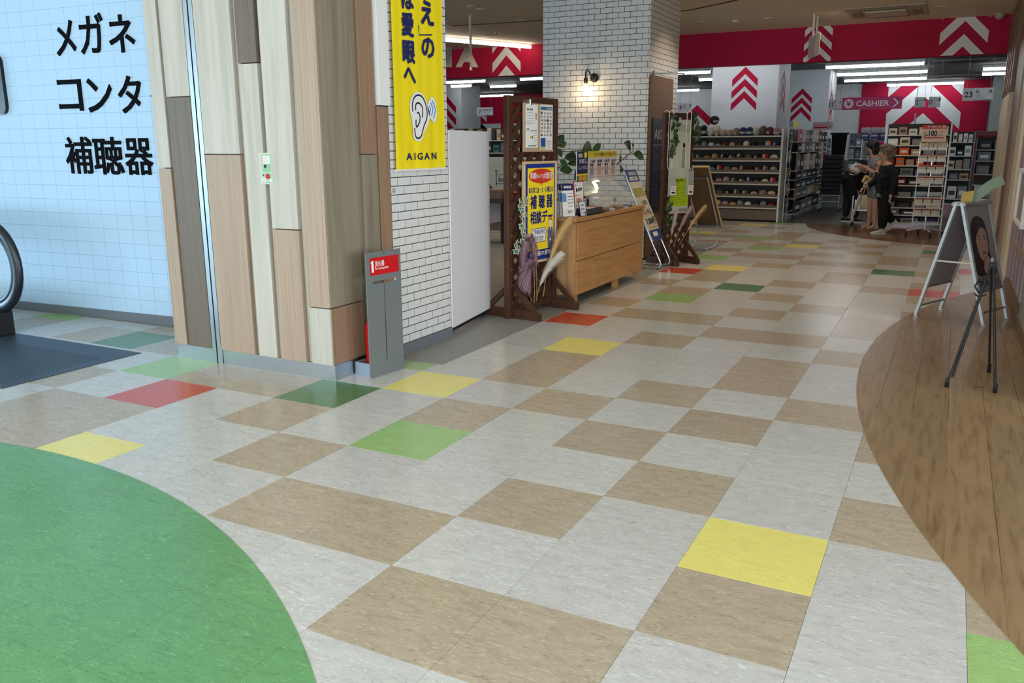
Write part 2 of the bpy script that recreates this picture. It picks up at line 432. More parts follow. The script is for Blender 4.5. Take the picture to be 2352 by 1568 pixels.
wall_left = struct('wall_left', (-6, 2, 0)); LL = (lb - la).length
WJ = M('pale_joint', (178, 201, 215), .8)
def slab(a, b, z0, z1, t):
    n = -Vector(((b - a).normalized().y, -(b - a).normalized().x, 0)); g = G()
    g.prism([(0, z0), ((b - a).length, z0), ((b - a).length, z1), (0, z1)], a, (b - a).normalized(), (0, 0, 1), n, t); return g
slab(la, lb, 0, ZC, .1).build('backing', WJ, wall_left)
vis_l = lambda c: (0 if (c.x > -7.2 and c.x < -3.95 and c.z < 2.65) else 1, c.z)
bricks(wall_left, la + ln_ * .0005, lu, ln_, LL, .077, ZC, .166, .1166, .0016, WTILE, 300, True, .004, 'tile', vis_l)
g = G(); g.prism([(0, 0), (LL, 0), (LL, .074), (0, .074)], la, lu, (0, 0, 1), ln_, .012); g = sb(g, 'baseboard_left', SKIRT)
INKB = M('black_letter', (10, 11, 15), .85, spec=.08)
lt = thing('wall_lettering', 'large raised black Japanese lettering in three lines on the pale tiled wall', 'lettering', (-5.4, 2.03, 1.2))
def wl(x): return la + lu * ((x - la.x) / lu.x)
def raised(s, xa, xb, za, zb, name, parent, m, bold=.012, d=.008):
    v, f = tmesh(s, bold); A = wl(xa) + ln_ * .006; B = wl(xb) + ln_ * .006; q = B - A; n = len(v); g = G()
    front = [A + q * x + Vector((0, 0, za + (zb - za) * y)) + ln_ * d for x, y in v]; back = [p - ln_ * d for p in front]
    ed = {}
    for t in f:
        for i in range(len(t)): ed[(t[i], t[(i + 1) % len(t)])] = 1
    side = [(a, b, n + b, n + a) for a, b in ed if (b, a) not in ed]
    g.add(front + back, [tuple(t) for t in f] + [tuple(reversed(x)) for x in side]); g.build(name, m, parent)
for ch, xa, xb, za, zb in (('メ', -5.846, -5.621, 2.160, 2.430), ('ガ', -5.573, -5.304, 2.161, 2.464), ('ネ', -5.257, -4.984, 2.157, 2.436), ('コ', -5.891, -5.617, 1.729, 1.978), ('ン', -5.564, -5.286, 1.713, 1.977), ('タ', -5.224, -4.971, 1.700, 1.986),
                            ('ク', -4.88, -4.63, 1.694, 1.952), ('ト', -4.5, -4.32, 1.69, 1.95), ('補', -5.890, -5.578, 1.224, 1.524), ('聴', -5.568, -5.238, 1.220, 1.521), ('器', -5.220, -4.921, 1.220, 1.509)):
    raised(ch, xa, xb, za, zb, 'letter', lt, INKB)
sg = G(); A = wl(-7.35) + ln_ * .006; ww, r_ = .845, .06
pts = [(cx + r_ * math.cos(a), cy + r_ * math.sin(a)) for cx, cy, a0 in ((ww - r_, 1.718 + r_, -pi / 2), (ww - r_, 2.205 - r_, 0), (r_, 2.205 - r_, pi / 2), (r_, 1.718 + r_, pi)) for a in (a0, a0 + pi / 6, a0 + pi / 3, a0 + pi / 2)]
sg.prism(pts, A, lu, (0, 0, 1), ln_, .03)
tag(sg.build('wall_sign', M('black_sign', (14, 16, 16), .35)), 'black rounded panel on the pale tiled wall, cut by the picture edge', 'sign')

# ------------------------------------------------------------------ wood clad pillar
pil = struct('pillar', (-3.3, 1.7, 0))
G().box(-3.99, -2.64, 1.38, 1.96, 0, ZC).build('core', M('pillar_core', (132, 116, 100), .8), pil)
def plank(x0, x1, z0, z1, m, y=1.335, nm='plank'): G().bbox(x0, x1, y, 1.379, z0, z1, .0015).build(nm, m, pil)
J = .006
for x0, x1, cuts in ((-4.0, -3.885, [(.1, 1.303, TAN), (1.303, ZC, ASH)]), (-3.86, -3.65, [(.1, 1.753, TAUPE), (1.753, ZC, ASH)]),
                     (-3.56, -3.257, [(.1, 1.393, TAN), (1.393, ZC, ASH)]), (-3.215, -3.064, [(.1, 1.932, ASH), (1.932, ZC, TAUPE)]),
                     (-3.03, -2.82, [(.1, .939, TAN), (.939, ZC, ASH)]), (-2.77, -2.606, [(.1, .463, ASH), (.463, ZC, TAN)])):
    for k, (a, b, m) in enumerate(cuts): plank(x0, x1, a + (J / 2 if k else 0), b - J / 2, m)
# recessed strips between the planks
for x0, x1, m in ((-3.884, -3.861, TAN), (-3.256, -3.216, ASH), (-3.063, -3.031, ASH), (-2.819, -2.771, ASH)):
    G().box(x0, x1, 1.368, 1.379, .1, ZC).build('recess_strip', m, pil)
# return face toward the corridor
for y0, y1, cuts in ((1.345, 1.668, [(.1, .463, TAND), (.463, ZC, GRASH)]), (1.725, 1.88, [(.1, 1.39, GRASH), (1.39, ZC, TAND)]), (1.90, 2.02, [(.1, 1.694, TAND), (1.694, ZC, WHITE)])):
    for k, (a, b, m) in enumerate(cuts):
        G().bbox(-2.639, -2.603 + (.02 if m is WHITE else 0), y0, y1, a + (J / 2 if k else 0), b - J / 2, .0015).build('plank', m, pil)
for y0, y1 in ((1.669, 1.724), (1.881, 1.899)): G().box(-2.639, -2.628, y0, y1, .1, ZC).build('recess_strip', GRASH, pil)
G().box(-3.995, -3.648, 1.352, 1.379, 0, .099).build('kick_plate', STEEL, pil); G().box(-3.562, -2.603, 1.352, 1.379, 0, .099).build('kick_plate', STEEL, pil)
G().box(-2.639, -2.603, 1.38, 1.58, 0, .099).build('kick_plate', STEEL, pil); G().box(-2.639, -2.61, 1.58, 2.0, 0, .099).build('kick_plate', BLACK, pil)
rail = thing('shutter_rail', 'pair of bright steel shutter guide rails running down the wood clad pillar', 'shutter rail', (-3.605, 1.35, 0))
G().box(-3.645, -3.611, 1.338, 1.378, 0, ZC).build('rail', STEEL, rail); G().box(-3.600, -3.566, 1.338, 1.378, 0, ZC).build('rail', STEEL, rail)
G().box(-3.611, -3.600, 1.366, 1.378, 0, ZC).build('slot', BLACK, rail)
# call point in its recess
ap = thing('alarm_panel', 'small pale green emergency call panel set into the wooden pillar', 'alarm panel', (-3.043, 1.335, 1.22))
PG = M('panel_green', (158, 186, 158), .5); REDP = M('signal_red', (190, 20, 34), .35); PAPER = M('paper_white', (238, 238, 236), .6); INK = M('ink_black', (28, 28, 30), .6)
G().bbox(-3.10, -2.985, 1.3325, 1.36, 1.212, 1.404, .002).build('housing', M('panel_frame', (196, 190, 176), .5), ap)
G().bbox(-3.08, -2.99, 1.327, 1.34, 1.222, 1.396, .002).build('face_plate', PG, ap)
p = P((-3.08, 1.3268, 1.222), (1, 0, 0), (0, 0, 1), .0006)
p.rect(.018, .118, .072, .16, PAPER).rect(.012, .118, .018, .16, M('label_orange', (226, 120, 70), .6)).rect(.004, .004, .036, .028, PAPER).rect(.068, .008, .086, .022, PAPER).rect(.018, .068, .076, .113, M('panel_green_dark', (136, 168, 140), .5)).up()
for k in range(5): p.rect(.022, .126 + k * .006, .066, .128 + k * .006, M('ink_blue', (90, 110, 150), .6))
for k in range(3): p.rect(.008, .009 + k * .006, .032, .011 + k * .006, INK)
p.ell(.035, .1, .011, .011, BLACK).ell(.016, .046, .005, .005, BLACK); p.build('labels', ap)
G().lathe([(.016, 0), (.016, .006), (.011, .009), (.0, .007)], (-3.029, 1.3268, 1.262), 18, 0, 'y').build('push_button', REDP, ap)
for o in list(ap.children):
    if o.name.startswith('push_button'):
        for v in o.data.vertices: v.co.y = -v.co.y + 2 * (1.3268 - 1.335)

# ------------------------------------------------------------------ brick wall with the banner
wb = struct('wall_shopfront', (-2.7, 2.4, 0))
G().box(-2.9, -2.612, 2.03, 2.766, 0, ZC).build('backing', MORTAR, wb)
bricks(wb, (-2.612, 2.031, 0), (0, 1, 0), (1, 0, 0), .734, .075, ZC, .158, .058, .005, GLAZE, 300, False, .0015, 'brick', lambda c: c.z)
G().bbox(-2.615, -2.598, 2.025, 2.768, 0, .074, .002).build('skirting', SKIRT, wb)
ban = thing('banner', 'long yellow hanging banner with navy lettering and an ear symbol on white brick', 'banner', (-2.585, 2.37, 1.28))
YEL = M('banner_yellow', (246, 222, 22), .55); NAVY = M('navy_print', (26, 34, 92), .55); BLUE = M('blue_print', (60, 140, 215), .55)
n_, mm = 24, 60; v = []; f = []
for a in range(mm + 1):
    for b in range(n_ + 1):
        y = 2.064 + .62 * b / n_; z = 1.285 + 1.65 * a / mm
        v.append((-2.586 + .004 * math.sin(b * .55 + a * .09) * math.exp(-a / 22) + .002 * math.sin(b * 1.3), y, z))
for a in range(mm):
    for b in range(n_): q = a * (n_ + 1) + b; f.append((q, q + 1, q + n_ + 2, q + n_ + 1))
G().add(v, f, 0, True).build('cloth', YEL, ban)
G().tube([(-2.588, 2.058, 1.281), (-2.588, 2.69, 1.281)], .009, 10).build('hem_rod', WHITE, ban)
p = P((-2.5795, 0, 0), (0, 1, 0), (0, 0, 1), .0008)
for ch, y0, z0, y1, z1 in (('え', 2.403, 2.245, 2.566, 2.405), ('の', 2.4, 2.03, 2.565, 2.168), ('は', 2.176, 2.315, 2.32, 2.455), ('愛', 2.17, 2.145, 2.314, 2.3), ('眼', 2.172, 1.975, 2.32, 2.125), ('へ', 2.178, 1.85, 2.32, 1.955), ('見', 2.40, 2.47, 2.566, 2.63)):
    p.txt(ch, y0, z0, y1, z1, NAVY, bold=.05)
p.line([(2.372, 2.235), (2.376, 2.172), (2.54, 2.19)], .009, NAVY)
for ch, a, b in (('A', 2.18, 2.25), ('I', 2.278, 2.29), ('G', 2.315, 2.38), ('A', 2.4, 2.468), ('N', 2.495, 2.558)): p.txt(ch, a, 1.347, b, 1.396, NAVY, bold=.045)
def blob(pts, n=6):
    out = []; N = len(pts)
    for i in range(N):
        a, b, c, d = (Vector(pts[(i + k - 1) % N]) for k in range(4))
        for t in range(n):
            t /= n; out.append(tuple(.5 * ((2 * b) + (-a + c) * t + (2 * a - 5 * b + 4 * c - d) * t * t + (-a + 3 * b - 3 * c + d) * t ** 3)))
    return out
def curve(pts, n=6):
    out = []; N = len(pts)
    for i in range(N - 1):
        a, b, c, d = Vector(pts[max(i - 1, 0)]), Vector(pts[i]), Vector(pts[i + 1]), Vector(pts[min(i + 2, N - 1)])
        for t in range(n):
            t /= n; out.append(tuple(.5 * ((2 * b) + (-a + c) * t + (2 * a - 5 * b + 4 * c - d) * t * t + (-a + 3 * b - 3 * c + d) * t ** 3)))
    return out + [tuple(pts[-1])]
# ear: banner image units -> (y, z)
def E_(u, v_): return (2.238 + (u - 300) * .001434, 1.472 + (1215 - v_) / 430 * .329)
p.poly(blob([E_(*q) for q in ((300, 960), (302, 870), (345, 795), (400, 795), (438, 850), (462, 930), (470, 1000), (450, 1070), (415, 1140), (390, 1205), (350, 1212), (322, 1180), (318, 1100), (312, 1030))]), PAPER)
p.poly(blob([E_(*q) for q in ((455, 885), (478, 828), (505, 820), (528, 880), (535, 960), (522, 1030), (505, 1045), (482, 1020), (466, 985), (452, 930))]), PAPER).up()
INKD = M('navy_black', (20, 22, 40), .6)
for pts_ in (((322, 960), (322, 880), (350, 822), (395, 818), (428, 865), (444, 940), (442, 1010), (415, 1080), (392, 1160), (370, 1186), (345, 1180), (336, 1140), (334, 1100)),
             ((346, 945), (350, 895), (375, 880), (402, 910), (408, 960), (402, 1005)), ((358, 970), (372, 965), (382, 1000), (376, 1050), (352, 1090), (346, 1060), (348, 1025))):
    p.line(curve([E_(*q) for q in pts_]), .0115, INKD)
for pts_ in (((468, 900), (476, 930), (466, 962)), ((480, 872), (498, 925), (484, 985)), ((492, 848), (520, 925), (502, 1012))): p.line(curve([E_(*q) for q in pts_]), .010, BLUE)
p.build('print', ban)

# ------------------------------------------------------------------ the white brick column deep in the corridor
colm = struct('column', (-3.4, 8.3, 0))
cf, cr, cl = 7.67, -2.715, -4.16
G().box(cl, cr - .004, cf + .004, 8.9, 0, ZC).build('core', MORTAR, colm)
dist_c = lambda c: 0 if c.z > .7 and c.z < 3.2 else 1 if c.z > 3.2 else 2
bricks(colm, (cl, cf + .004, 0), (1, 0, 0), (0, -1, 0), cr - cl, .02, ZC, .158, .0655, .006, GLAZE, 170, False, .002, 'brick', dist_c)
bricks(colm, (cr - .004, cf, 0), (0, 1, 0), (1, 0, 0), 1.235, .02, ZC, .158, .0655, .006, GLAZE, 125, False, .002, 'brick', dist_c)

# ------------------------------------------------------------------ crimson fascia, chevrons, store columns
fas = struct('wall_fascia', (-3, 13.5, 2.857))
G().box(-20, 1.30, 13.5, 13.7, 2.857, ZC).build('board', PINK, fas)
def chev(p, cx, zt, w, th, k, m, pitch, clipz=None, rise=None):
    h = w / 2 * (rise or .95)
    for i in range(k):
        z = zt - i * pitch
        pts = [(cx, z), (cx + w / 2, z - h), (cx + w / 2, z - h - th), (cx, z - th), (cx - w / 2, z - h - th), (cx - w / 2, z - h)]
        for q in (pts[:1] + pts[1:4], [pts[0], pts[3], pts[4], pts[5]]):
            if clipz:
                lo, hi = clipz
                for b, sgn in ((hi, 1), (lo, -1)):
                    q = clip(q, lambda c: (b - c[1]) * sgn >= 0, lambda s_, e_: (s_[0] + (e_[0] - s_[0]) * (b - s_[1]) / (e_[1] - s_[1]), b)) if q else q
            if q and len(q) > 2: p.poly(q, m)
p = P((0, 13.498, 0), (1, 0, 0), (0, 0, 1), .002)
chev(p, .655, 3.445 + .52, .70, .19, 3, PALE, .39, (2.862, 3.442), 1.02)
chev(p, -1.60, 3.445 + .40, .46, .115, 4, PALE, .235, (2.862, 3.442), .95)
chev(p, -7.75, 3.445 + .40, .66, .19, 3, PALE, .39, (2.862, 3.442), 1.02)
p.build('chevron_print', fas)
def store_column(x0, x1, y0, y1, nm='column'):
    c = struct(nm, ((x0 + x1) / 2, (y0 + y1) / 2, 0)); G().bbox(x0, x1, y0, y1, 0, 3.25, .01).build('shaft', STOREW, c); return c
c2 = store_column(-3.87, -2.53, 15.2, 16.45)
p = P((0, 15.198, 0), (1, 0, 0), (0, 0, 1), .002); chev(p, -3.2, 2.975, .51, .14, 3, PINK, .235, None, .95); p.build('chevron_print', c2)
p = P((-2.528, 0, 0), (0, 1, 0), (0, 0, 1), .002); chev(p, 15.72, 2.92, .5, .13, 3, PINK, .235, None, .95); p.build('chevron_print', c2)
c3 = store_column(-3.3, -2.2, 20, 21.4)
p = P((0, 19.998, 0), (1, 0, 0), (0, 0, 1), .002); chev(p, -2.82, 2.81, .49, .13, 3, PINK, .22, None, 1.0); p.build('chevron_print', c3)
p = P((-2.198, 0, 0), (0, 1, 0), (0, 0, 1), .002); chev(p, 20.6, 2.81, .6, .13, 3, PINK, .22, None, 1.0); p.build('chevron_print', c3)
c4 = store_column(-13.9, -12.72, 20, 21.2)
p = P((0, 19.998, 0), (1, 0, 0), (0, 0, 1), .002); chev(p, -13.3, 3.0, .8, .2, 4, PINK, .36, None, 1.0); p.build('chevron_print', c4)
wp = struct('wall_chevron', (-.3, 25.9, 0))
G().box(-2.0, 1.45, 25.9, 25.99, 0, 3.25).build('board', PINK, wp)
p = P((0, 25.895, 0), (1, 0, 0), (0, 0, 1), .004); chev(p, -.25, 3.25 + 1.0, 2.0, .48, 3, STOREW, .95, (.6, 3.24), .95); p.build('chevron_print', wp)
wq = struct('wall_chevron', (-15, 25.9, 0))
G().box(-16.6, -10.6, 25.9, 25.99, 0, 3.25).build('board', PINK, wq)
p = P((0, 25.895, 0), (1, 0, 0), (0, 0, 1), .004); chev(p, -15.75, 3.1, 1.3, .24, 4, STOREW, .48, (.6, 3.24), .85)
p.rect(-16.5, 1.9, -14.5, 2.25, STOREW).rect(-14.2, 1.9, -11, 2.25, STOREW); p.build('chevron_print', wq)
wr_ = struct('wall_chevron', (-5, 25.9, 0))
p = P((0, 25.99, 0), (1, 0, 0), (0, 0, 1), .004); chev(p, -7.1, 2.75, 1.75, .3, 1, PINK, .48, None, .9); p.build('chevron_print', wr_)
sb(G().box(-8.9, -8.7, 22, 26, 0, 3.25), 'wall_partition', STOREW)
sb(G().box(1.45, 4, 24.5, 24.6, 0, 3.25), 'wall_partition', M('store_wall_grey', (150, 156, 152), .6))

# ------------------------------------------------------------------ right hand wall
RX = 1.305
wr = struct('wall_right', (RX, 8, 0))
LAV = woodmat('lavender_panel', (158, 142, 148), (136, 120, 126), (60, 60, 1.2), .45, .05); CREAMT = M('cream_trim', (206, 192, 168), .5); DOVE = M('dove_wall', (146, 144, 138), .6)
G().box(RX + .1, RX + .3, 2.75, 13.5, 0, ZC).build('backing', WOODP, wr)
for k, (a, b, z0, z1, m, d) in enumerate(((2.75, 5.05, 0, ZC, DOVE, .0), (5.06, 7.73, .0, ZC, LAV, .03), (7.74, 8.4, 0, ZC, CREAMT, .0), (8.41, 9.0, 0, ZC, WOODP, .03), (9.01, 9.6, 0, ZC, TAN, .015), (9.61, 10.3, 0, ZC, WOODP, .03), (10.31, 11.1, 0, ZC, WOODP, .045),
                                          (11.11, 13.48, 2.15, ZC, WOODP, .0), (11.11, 13.48, 0, 2.14, CREAMT, .0))):
    G().bbox(RX + d, RX + .1, a, b, z0, z1, .003).build('panel', m, wr)
for y in (5.35, 5.75, 6.15, 6.55, 6.95): G().bbox(RX + .012, RX + .03, y, y + .05, .16, 2.6, .002).build('slat', LAV, wr)
for z in (.5, .95): G().bbox(RX + .006, RX + .03, 5.1, 7.1, z, z + .04, .002).build('slat', TAN, wr)
for y in (11.4, 11.9, 12.4, 12.9): G().bbox(RX - .012, RX, y, y + .1, 2.16, ZC, .003).build('slat', WOODP, wr)
G().bbox(RX - .012, RX + .1, 2.75, 5.05, 0, .09, .002).build('skirting', M('wood_skirting', (112, 90, 70), .5), wr)
G().bbox(RX - .012, RX + .03, 5.05, 7.15, 0, .12, .002).build('skirting', M('wood_skirting', (112, 90, 70), .5), wr)
wf = thing('wall_frame', 'empty white picture frame at the right edge on the lavender panelled wall', 'frame', (1.295, 5.9, .74))
for a, b, z0, z1 in ((5.6, 6.6, .74, .775), (6.56, 6.6, .775, 1.19), (5.6, 6.6, 1.19, 1.225), (5.6, 5.64, .775, 1.19)): G().bbox(1.27, 1.304, a, b, z0, z1, .003).build('frame_bar', WHITE, wf)
G().box(1.292, 1.303, 5.64, 6.56, .775, 1.19).build('insert', LAV, wf)

# ------------------------------------------------------------------ lamps of the place
WARM = M('warm_lamp', (1, .84, .6, 1), .5, emit=14); TUBE = M('tube_lamp', (.92, .97, 1, 1), .5, emit=11); LEDW = M('cove_lamp', (1, .86, .7, 1), .5, emit=9); TRIMW = M('lamp_trim', (225, 215, 200), .5)
def spot(loc, e, col=(1, .82, .6), size=1.9, rot=(0, 0, 0)):
    l = bpy.data.lights.new('downlight_beam', 'SPOT'); l.energy = e; l.color = col; l.spot_size = size; l.spot_blend = .6; l.shadow_soft_size = .05
    o = bpy.data.objects.new('downlight_beam', l); COL.objects.link(o); o.location = loc; o.rotation_euler = rot
DL = [(-3.213, 11.935, 'first from the white brick column'), (-1.17, 12.032, 'in the middle, beside the square hanging sign'), (.31, 12.073, 'beyond the ceiling cassette, nearest the right wall'), (-5.824, 8.742, 'nearer of the close pair above the optician'), (-5.812, 9.023, 'farther of the close pair above the optician'),
      (-5.778, 10.31, 'alone just left of the white brick column'), (-7.202, 10.283, 'half hidden behind the yellow banner'), (-7.285, 11.826, 'just under the bright cove strip')]
dl0 = None
for k, (x, y, t) in enumerate(DL):
    lab = 'round ceiling downlight ' + t
    if dl0 is None:
        dl0 = thing('downlight', lab, 'downlight', (x, y, ZC - .012), 0, 'ceiling downlights')
        G(Matrix.Translation((x, y, ZC - .012))).lathe([(.062, .012), (.085, .008), (.085, .0), (.062, .0)], n=20).build('trim_ring', TRIMW, dl0)
        G(Matrix.Translation((x, y, ZC - .012))).lathe([(.06, .003), (.0, .003)], n=20).build('lens', WARM, dl0)
    else: dup(dl0, (x, y, ZC - .012), 0, lab)
    spot((x, y, ZC - .03), 38 if y > 10.5 else 44)
for x, y in ((-3.3, 6.6), (-2.0, 8.3), (-.6, 8.6), (.3, 6.4), (-1.2, 6.0), (-.6, 3.6)):
    dup(dl0, (x, y, ZC - .012), 0, 'round ceiling downlight over the near corridor, above the picture'); spot((x, y, ZC - .03), 42 if y > 4 else 24, (1, .79, .53))
TL = [((-2.104, 18.34), (-.053, 18.4), 'longest upper tube'), ((-2.124, 20.65), (-.05, 20.6), 'second tube'), ((-2.21, 22.97), (-.13, 22.95), 'third tube'), ((-1.29, 25.4), (.76, 25.4), 'lowest tube in front of the crimson wall'), ((1.09, 20.6), (2.9, 20.7), 'upper of two tubes by the right wall'), ((1.11, 22.25), (3.0, 22.3), 'lower of two tubes by the right wall'),
      ((-6.7, 18.2), (-4.673, 18.3), 'top tube between brick column and white column'), ((-5.6, 20.5), (-3.6, 20.5), 'tube half behind the white column'), ((-8.4, 24.7), (-6.7, 24.65), 'lowest tube right of the brick column'), ((-12.6, 18), (-10.76, 17.9), 'upper tube seen left of the lattice screen'), ((-12.7, 19.4), (-12.0, 19.4), 'short tube beside the far left column'), ((-11.77, 20.1), (-10.88, 20.1), 'middle tube left of the brick column'), ((-15.18, 24.2), (-13.1, 24.3), 'lowest tube over the far crimson wall'), ((-9.71, 18), (-8.0, 18.1), 'right tube cut by the brick column'), ((-5.2, 14.35), (-2.4, 14.35), 'added unseen front row tube over the yarn display'), ((-.9, 14.45), (1.1, 14.45), 'added unseen front row tube over the seed stand')]  # both front row tubes are added out of view to brighten the white column
for (x0, y0), (x1, y1), t in TL:
    if 'hidden' in t: continue
    q = thing('tube_light', 'white fluorescent ceiling light, ' + t, 'ceiling light', ((x0 + x1) / 2, (y0 + y1) / 2, 3.12), 0, 'fluorescent lights in the far shop')
    G().bbox(x0, x1, y0 - .06, y0 + .06, 3.175, 3.25, .01).build('fixture_body', WHITE, q)
    G().tube([(x0 + .02, y0, 3.15), (x1 - .02, y0, 3.15)], .035, 10).build('tube', TUBE, q)
cv = thing('cove_light', 'long warm light strip glowing along the ceiling edge behind the banner', 'strip light', (-7.6, 12.4, 3.36))
G().tube([(-8.9, 9.6, 3.385), (-7.13, 13.36, 3.385)], .035, 10).build('light_strip', LEDW, cv)
G().tube([(-8.9, 9.6, 3.425), (-7.13, 13.36, 3.425)], .02, 8).build('mount', WHITE, cv)
# curved shadow gap in the ceiling
g = G(); cp = curve([(-7.3, 10.36), (-6.4, 10.47), (-5.5, 10.53), (-4.3, 10.62), (-3.23, 10.66), (-2.8, 10.43), (-2.27, 10.07), (-1.6, 9.4)], 5)
for k in range(len(cp) - 1):
    a, b = Vector((*cp[k], ZC)), Vector((*cp[k + 1], ZC)); t = (b - a).normalized(); q = Vector((-t.y, t.x, 0)) * .035
    g.add([a + q, b + q, b - q, a - q, a + q - Vector((0, 0, .004)), b + q - Vector((0, 0, .004)), b - q - Vector((0, 0, .004)), a - q - Vector((0, 0, .004))], [(4, 5, 6, 7), (0, 1, 5, 4), (2, 3, 7, 6)])
sb(g, 'trim_1', M('brown_ceiling_joint', (104, 74, 52), .7))
# ================================================================== things near the camera
def B(g, name, m, root): return g.build(name, m, root, world=False)
X_, Y_, Z_ = (1, 0, 0), (0, 1, 0), (0, 0, 1)
RED = M('red_sign', (196, 16, 26), .4); LEAF = M('leaf_green', (52, 84, 40), .4); LEAF2 = M('leaf_dark', (38, 62, 36), .4); IVYG = M('ivy_green', (70, 110, 84), .5); IVYW = M('ivy_cream_edge', (206, 214, 190), .5)
STEM = M('stem_brown', (96, 80, 58), .7); DKW = woodmat('dark_stained_wood', (78, 48, 34), (52, 32, 24), (40, 40, 3), .5, .08); PINE = M('pale_pine', (214, 184, 142), .5)
KRAFT = M('board_beige', (186, 160, 130), .7); CABW = woodmat('cabinet_oak', (190, 140, 88), (164, 114, 68), (3, 2.4, 40), .42, .06); CABS = woodmat('cabinet_oak_side', (184, 142, 100), (150, 110, 74), (24, 24, 2), .42, .02)
CLEAR = M('clear_acrylic', (235, 240, 240), .08, alpha=.22, spec=.6); SKIN = M('skin', (196, 150, 122), .55); NAVS = M('navy_sign', (30, 38, 84), .45)

# -------- fire extinguisher stand
v0 = Vector((-2.431, 1.487, 0)); ang = math.atan2(.99, .13)
st = thing('extinguisher_stand', 'grey steel fire extinguisher stand with red sign beside the wood clad pillar', 'stand', v0, ang)
GP = M('stand_grey', (122, 128, 130), .42, .3); w_ = .313
g = G(); t_ = .008
g.box(0, w_, 0, t_, .617, .80); g.box(0, .055, 0, t_, .600, .617); g.box(.275, w_, 0, t_, .600, .617); g.box(0, .150, 0, t_, .10, .60); g.box(.160, w_, 0, t_, .10, .60); g.box(0, w_, 0, t_, 0, .10)
B(g, 'front_panel', GP, st)
g = G(); g.box(.03, .29, .012, .17, 0, .012); g.box(.03, .042, .012, .17, .012, .085); g.box(.278, .29, .012, .17, .012, .085); g.box(.03, .29, .158, .17, .012, .085); B(g, 'tray', M('tray_steel', (150, 166, 184), .4, .4), st)
p = P((0, -.0005, 0), X_, Z_, .0008); p.rect(.032, .655, .293, .765, RED).up()
p.txt('消火器', .075, .708, .16, .744, PAPER, bold=.01).txt('Fire Extinguisher', .075, .684, .2, .704, PAPER, bold=.01)
p.poly([(.045, .674), (.064, .674), (.064, .722), (.06, .735), (.05, .735), (.045, .722)], PAPER).poly([(.04, .728), (.04, .738), (.052, .748), (.064, .746), (.064, .738)], PAPER); p.ell(.157, .787, .004, .004, STEEL)
p.build('sign_print', st, False)
fe = thing('fire_extinguisher', 'red fire extinguisher half hidden behind the grey steel stand', 'fire extinguisher', (-2.498, 1.625, .013))
B(G().lathe([(.0, 0), (.052, 0), (.055, .012), (.055, .29), (.046, .325), (.022, .35), (.02, .375), (0, .375)], n=20), 'body', M('extinguisher_red', (196, 12, 20), .3), fe)
B(G().bbox(-.018, .018, -.012, .012, .372, .40, .003), 'valve', STEEL, fe); B(G().tube([(-.03, 0, .41), (.05, 0, .415)], .006), 'lever', BLACK, fe)
B(G().tube(curve([(.02, 0, .44), (.06, 0, .44), (.072, 0, .34), (.068, 0, .15)]) if False else [(.02, 0, .385), (.055, 0, .387), (.07, 0, .35), (.07, 0, .15)], .007), 'hose', BLACK, fe)

# -------- white partition board
ang = math.atan2(math.cos(math.radians(9)), -math.sin(math.radians(9)))
pb = thing('partition_board', 'tall plain white partition board between the white brick wall and lattice screen', 'partition', (-2.61, 2.772, 0), ang)
B(G().bbox(0, .873, -.006, .03, .062, 1.556, .003), 'panel', M('white_board', (226, 224, 228), .45), pb)
for x in (.06, .78): B(G().bbox(x, x + .05, .03, .3, .004, .06, .004), 'foot', BLACK, pb)
B(G().bbox(.02, .85, .012, .026, .03, .062, .002), 'lower_rail', BLACK, pb)

# -------- lattice screens
def lattice_screen(loc, ang, w, h, label, x_foot, base_h=.045, dx=.142):
    s = thing('lattice_screen', label, 'screen', loc, ang)
    for x in (0, w - .05): B(G().bbox(x, x + .05, -.025, .025, 0.004, h, .004), 'post', DKW, s)
    for z0, z1 in ((h - .055, h), (base_h, base_h + .05)): B(G().bbox(.05, w - .05, -.02, .02, z0, z1, .004), 'rail', DKW, s)
    x0, x1, z0, z1 = .05, w - .05, base_h + .05, h - .055; hw = .047 / 2 * math.sqrt(2)
    for d, y in ((1, -.008), (-1, .006)):
        k = -40
        while k < 60:
            c = k * dx; k += 1
            q = [(-5, -5 * d + c - hw), (5, 5 * d + c - hw), (5, 5 * d + c + hw), (-5, -5 * d + c + hw)]
            for ax, b, sg in ((0, x0, 1), (0, x1, -1), (1, z0, 1), (1, z1, -1)):
                q = clip(q, lambda c_: (c_[ax] - b) * sg >= -1e-9, lambda s_, e_: tuple(Vector(s_) + (Vector(e_) - Vector(s_)) * ((b - s_[ax]) / (e_[ax] - s_[ax])))) if q else q
            if len(q) > 2 and max(p_[0] for p_ in q) - min(p_[0] for p_ in q) > .015:
                B(G().prism(q, (0, y, 0), X_, Z_, (0, 1, 0), .012), 'slat', DKW, s)
    for x in (0, w - .05):
        B(G().prism([(-x_foot, 0.004), (x_foot, 0.004), (x_foot, .06), (x_foot - .05, .085), (-x_foot + .05, .085), (-x_foot, .06)], (x + .052 if x == 0 else x - .042, 0, 0), Y_, Z_, X_, .04), 'foot', DKW, s)
        for sg in (-1, 1):
            B(G().prism([(sg * .03, .24), (sg * .03, .30), (sg * .26, .085), (sg * .2, .085)][::sg], (x + .058 if x == 0 else x - .036, 0, 0), Y_, Z_, X_, .028), 'brace', DKW, s)
    return s
A8 = math.radians(82)
L1 = lattice_screen((-2.534, 3.535, 0), A8, .758, 1.837, 'dark brown wooden lattice screen carrying the yellow framed poster', .30)
T1 = Matrix.Translation((-2.534, 3.535, 0)) @ Matrix.Rotation(A8, 4, 'Z')
def on1(x, y, z): return T1 @ Vector((x, y, z))
nb = thing('notice_board', 'small wooden notice board with two paper sheets at the screen top', 'notice board', on1(.2, -.03, 1.39), A8)
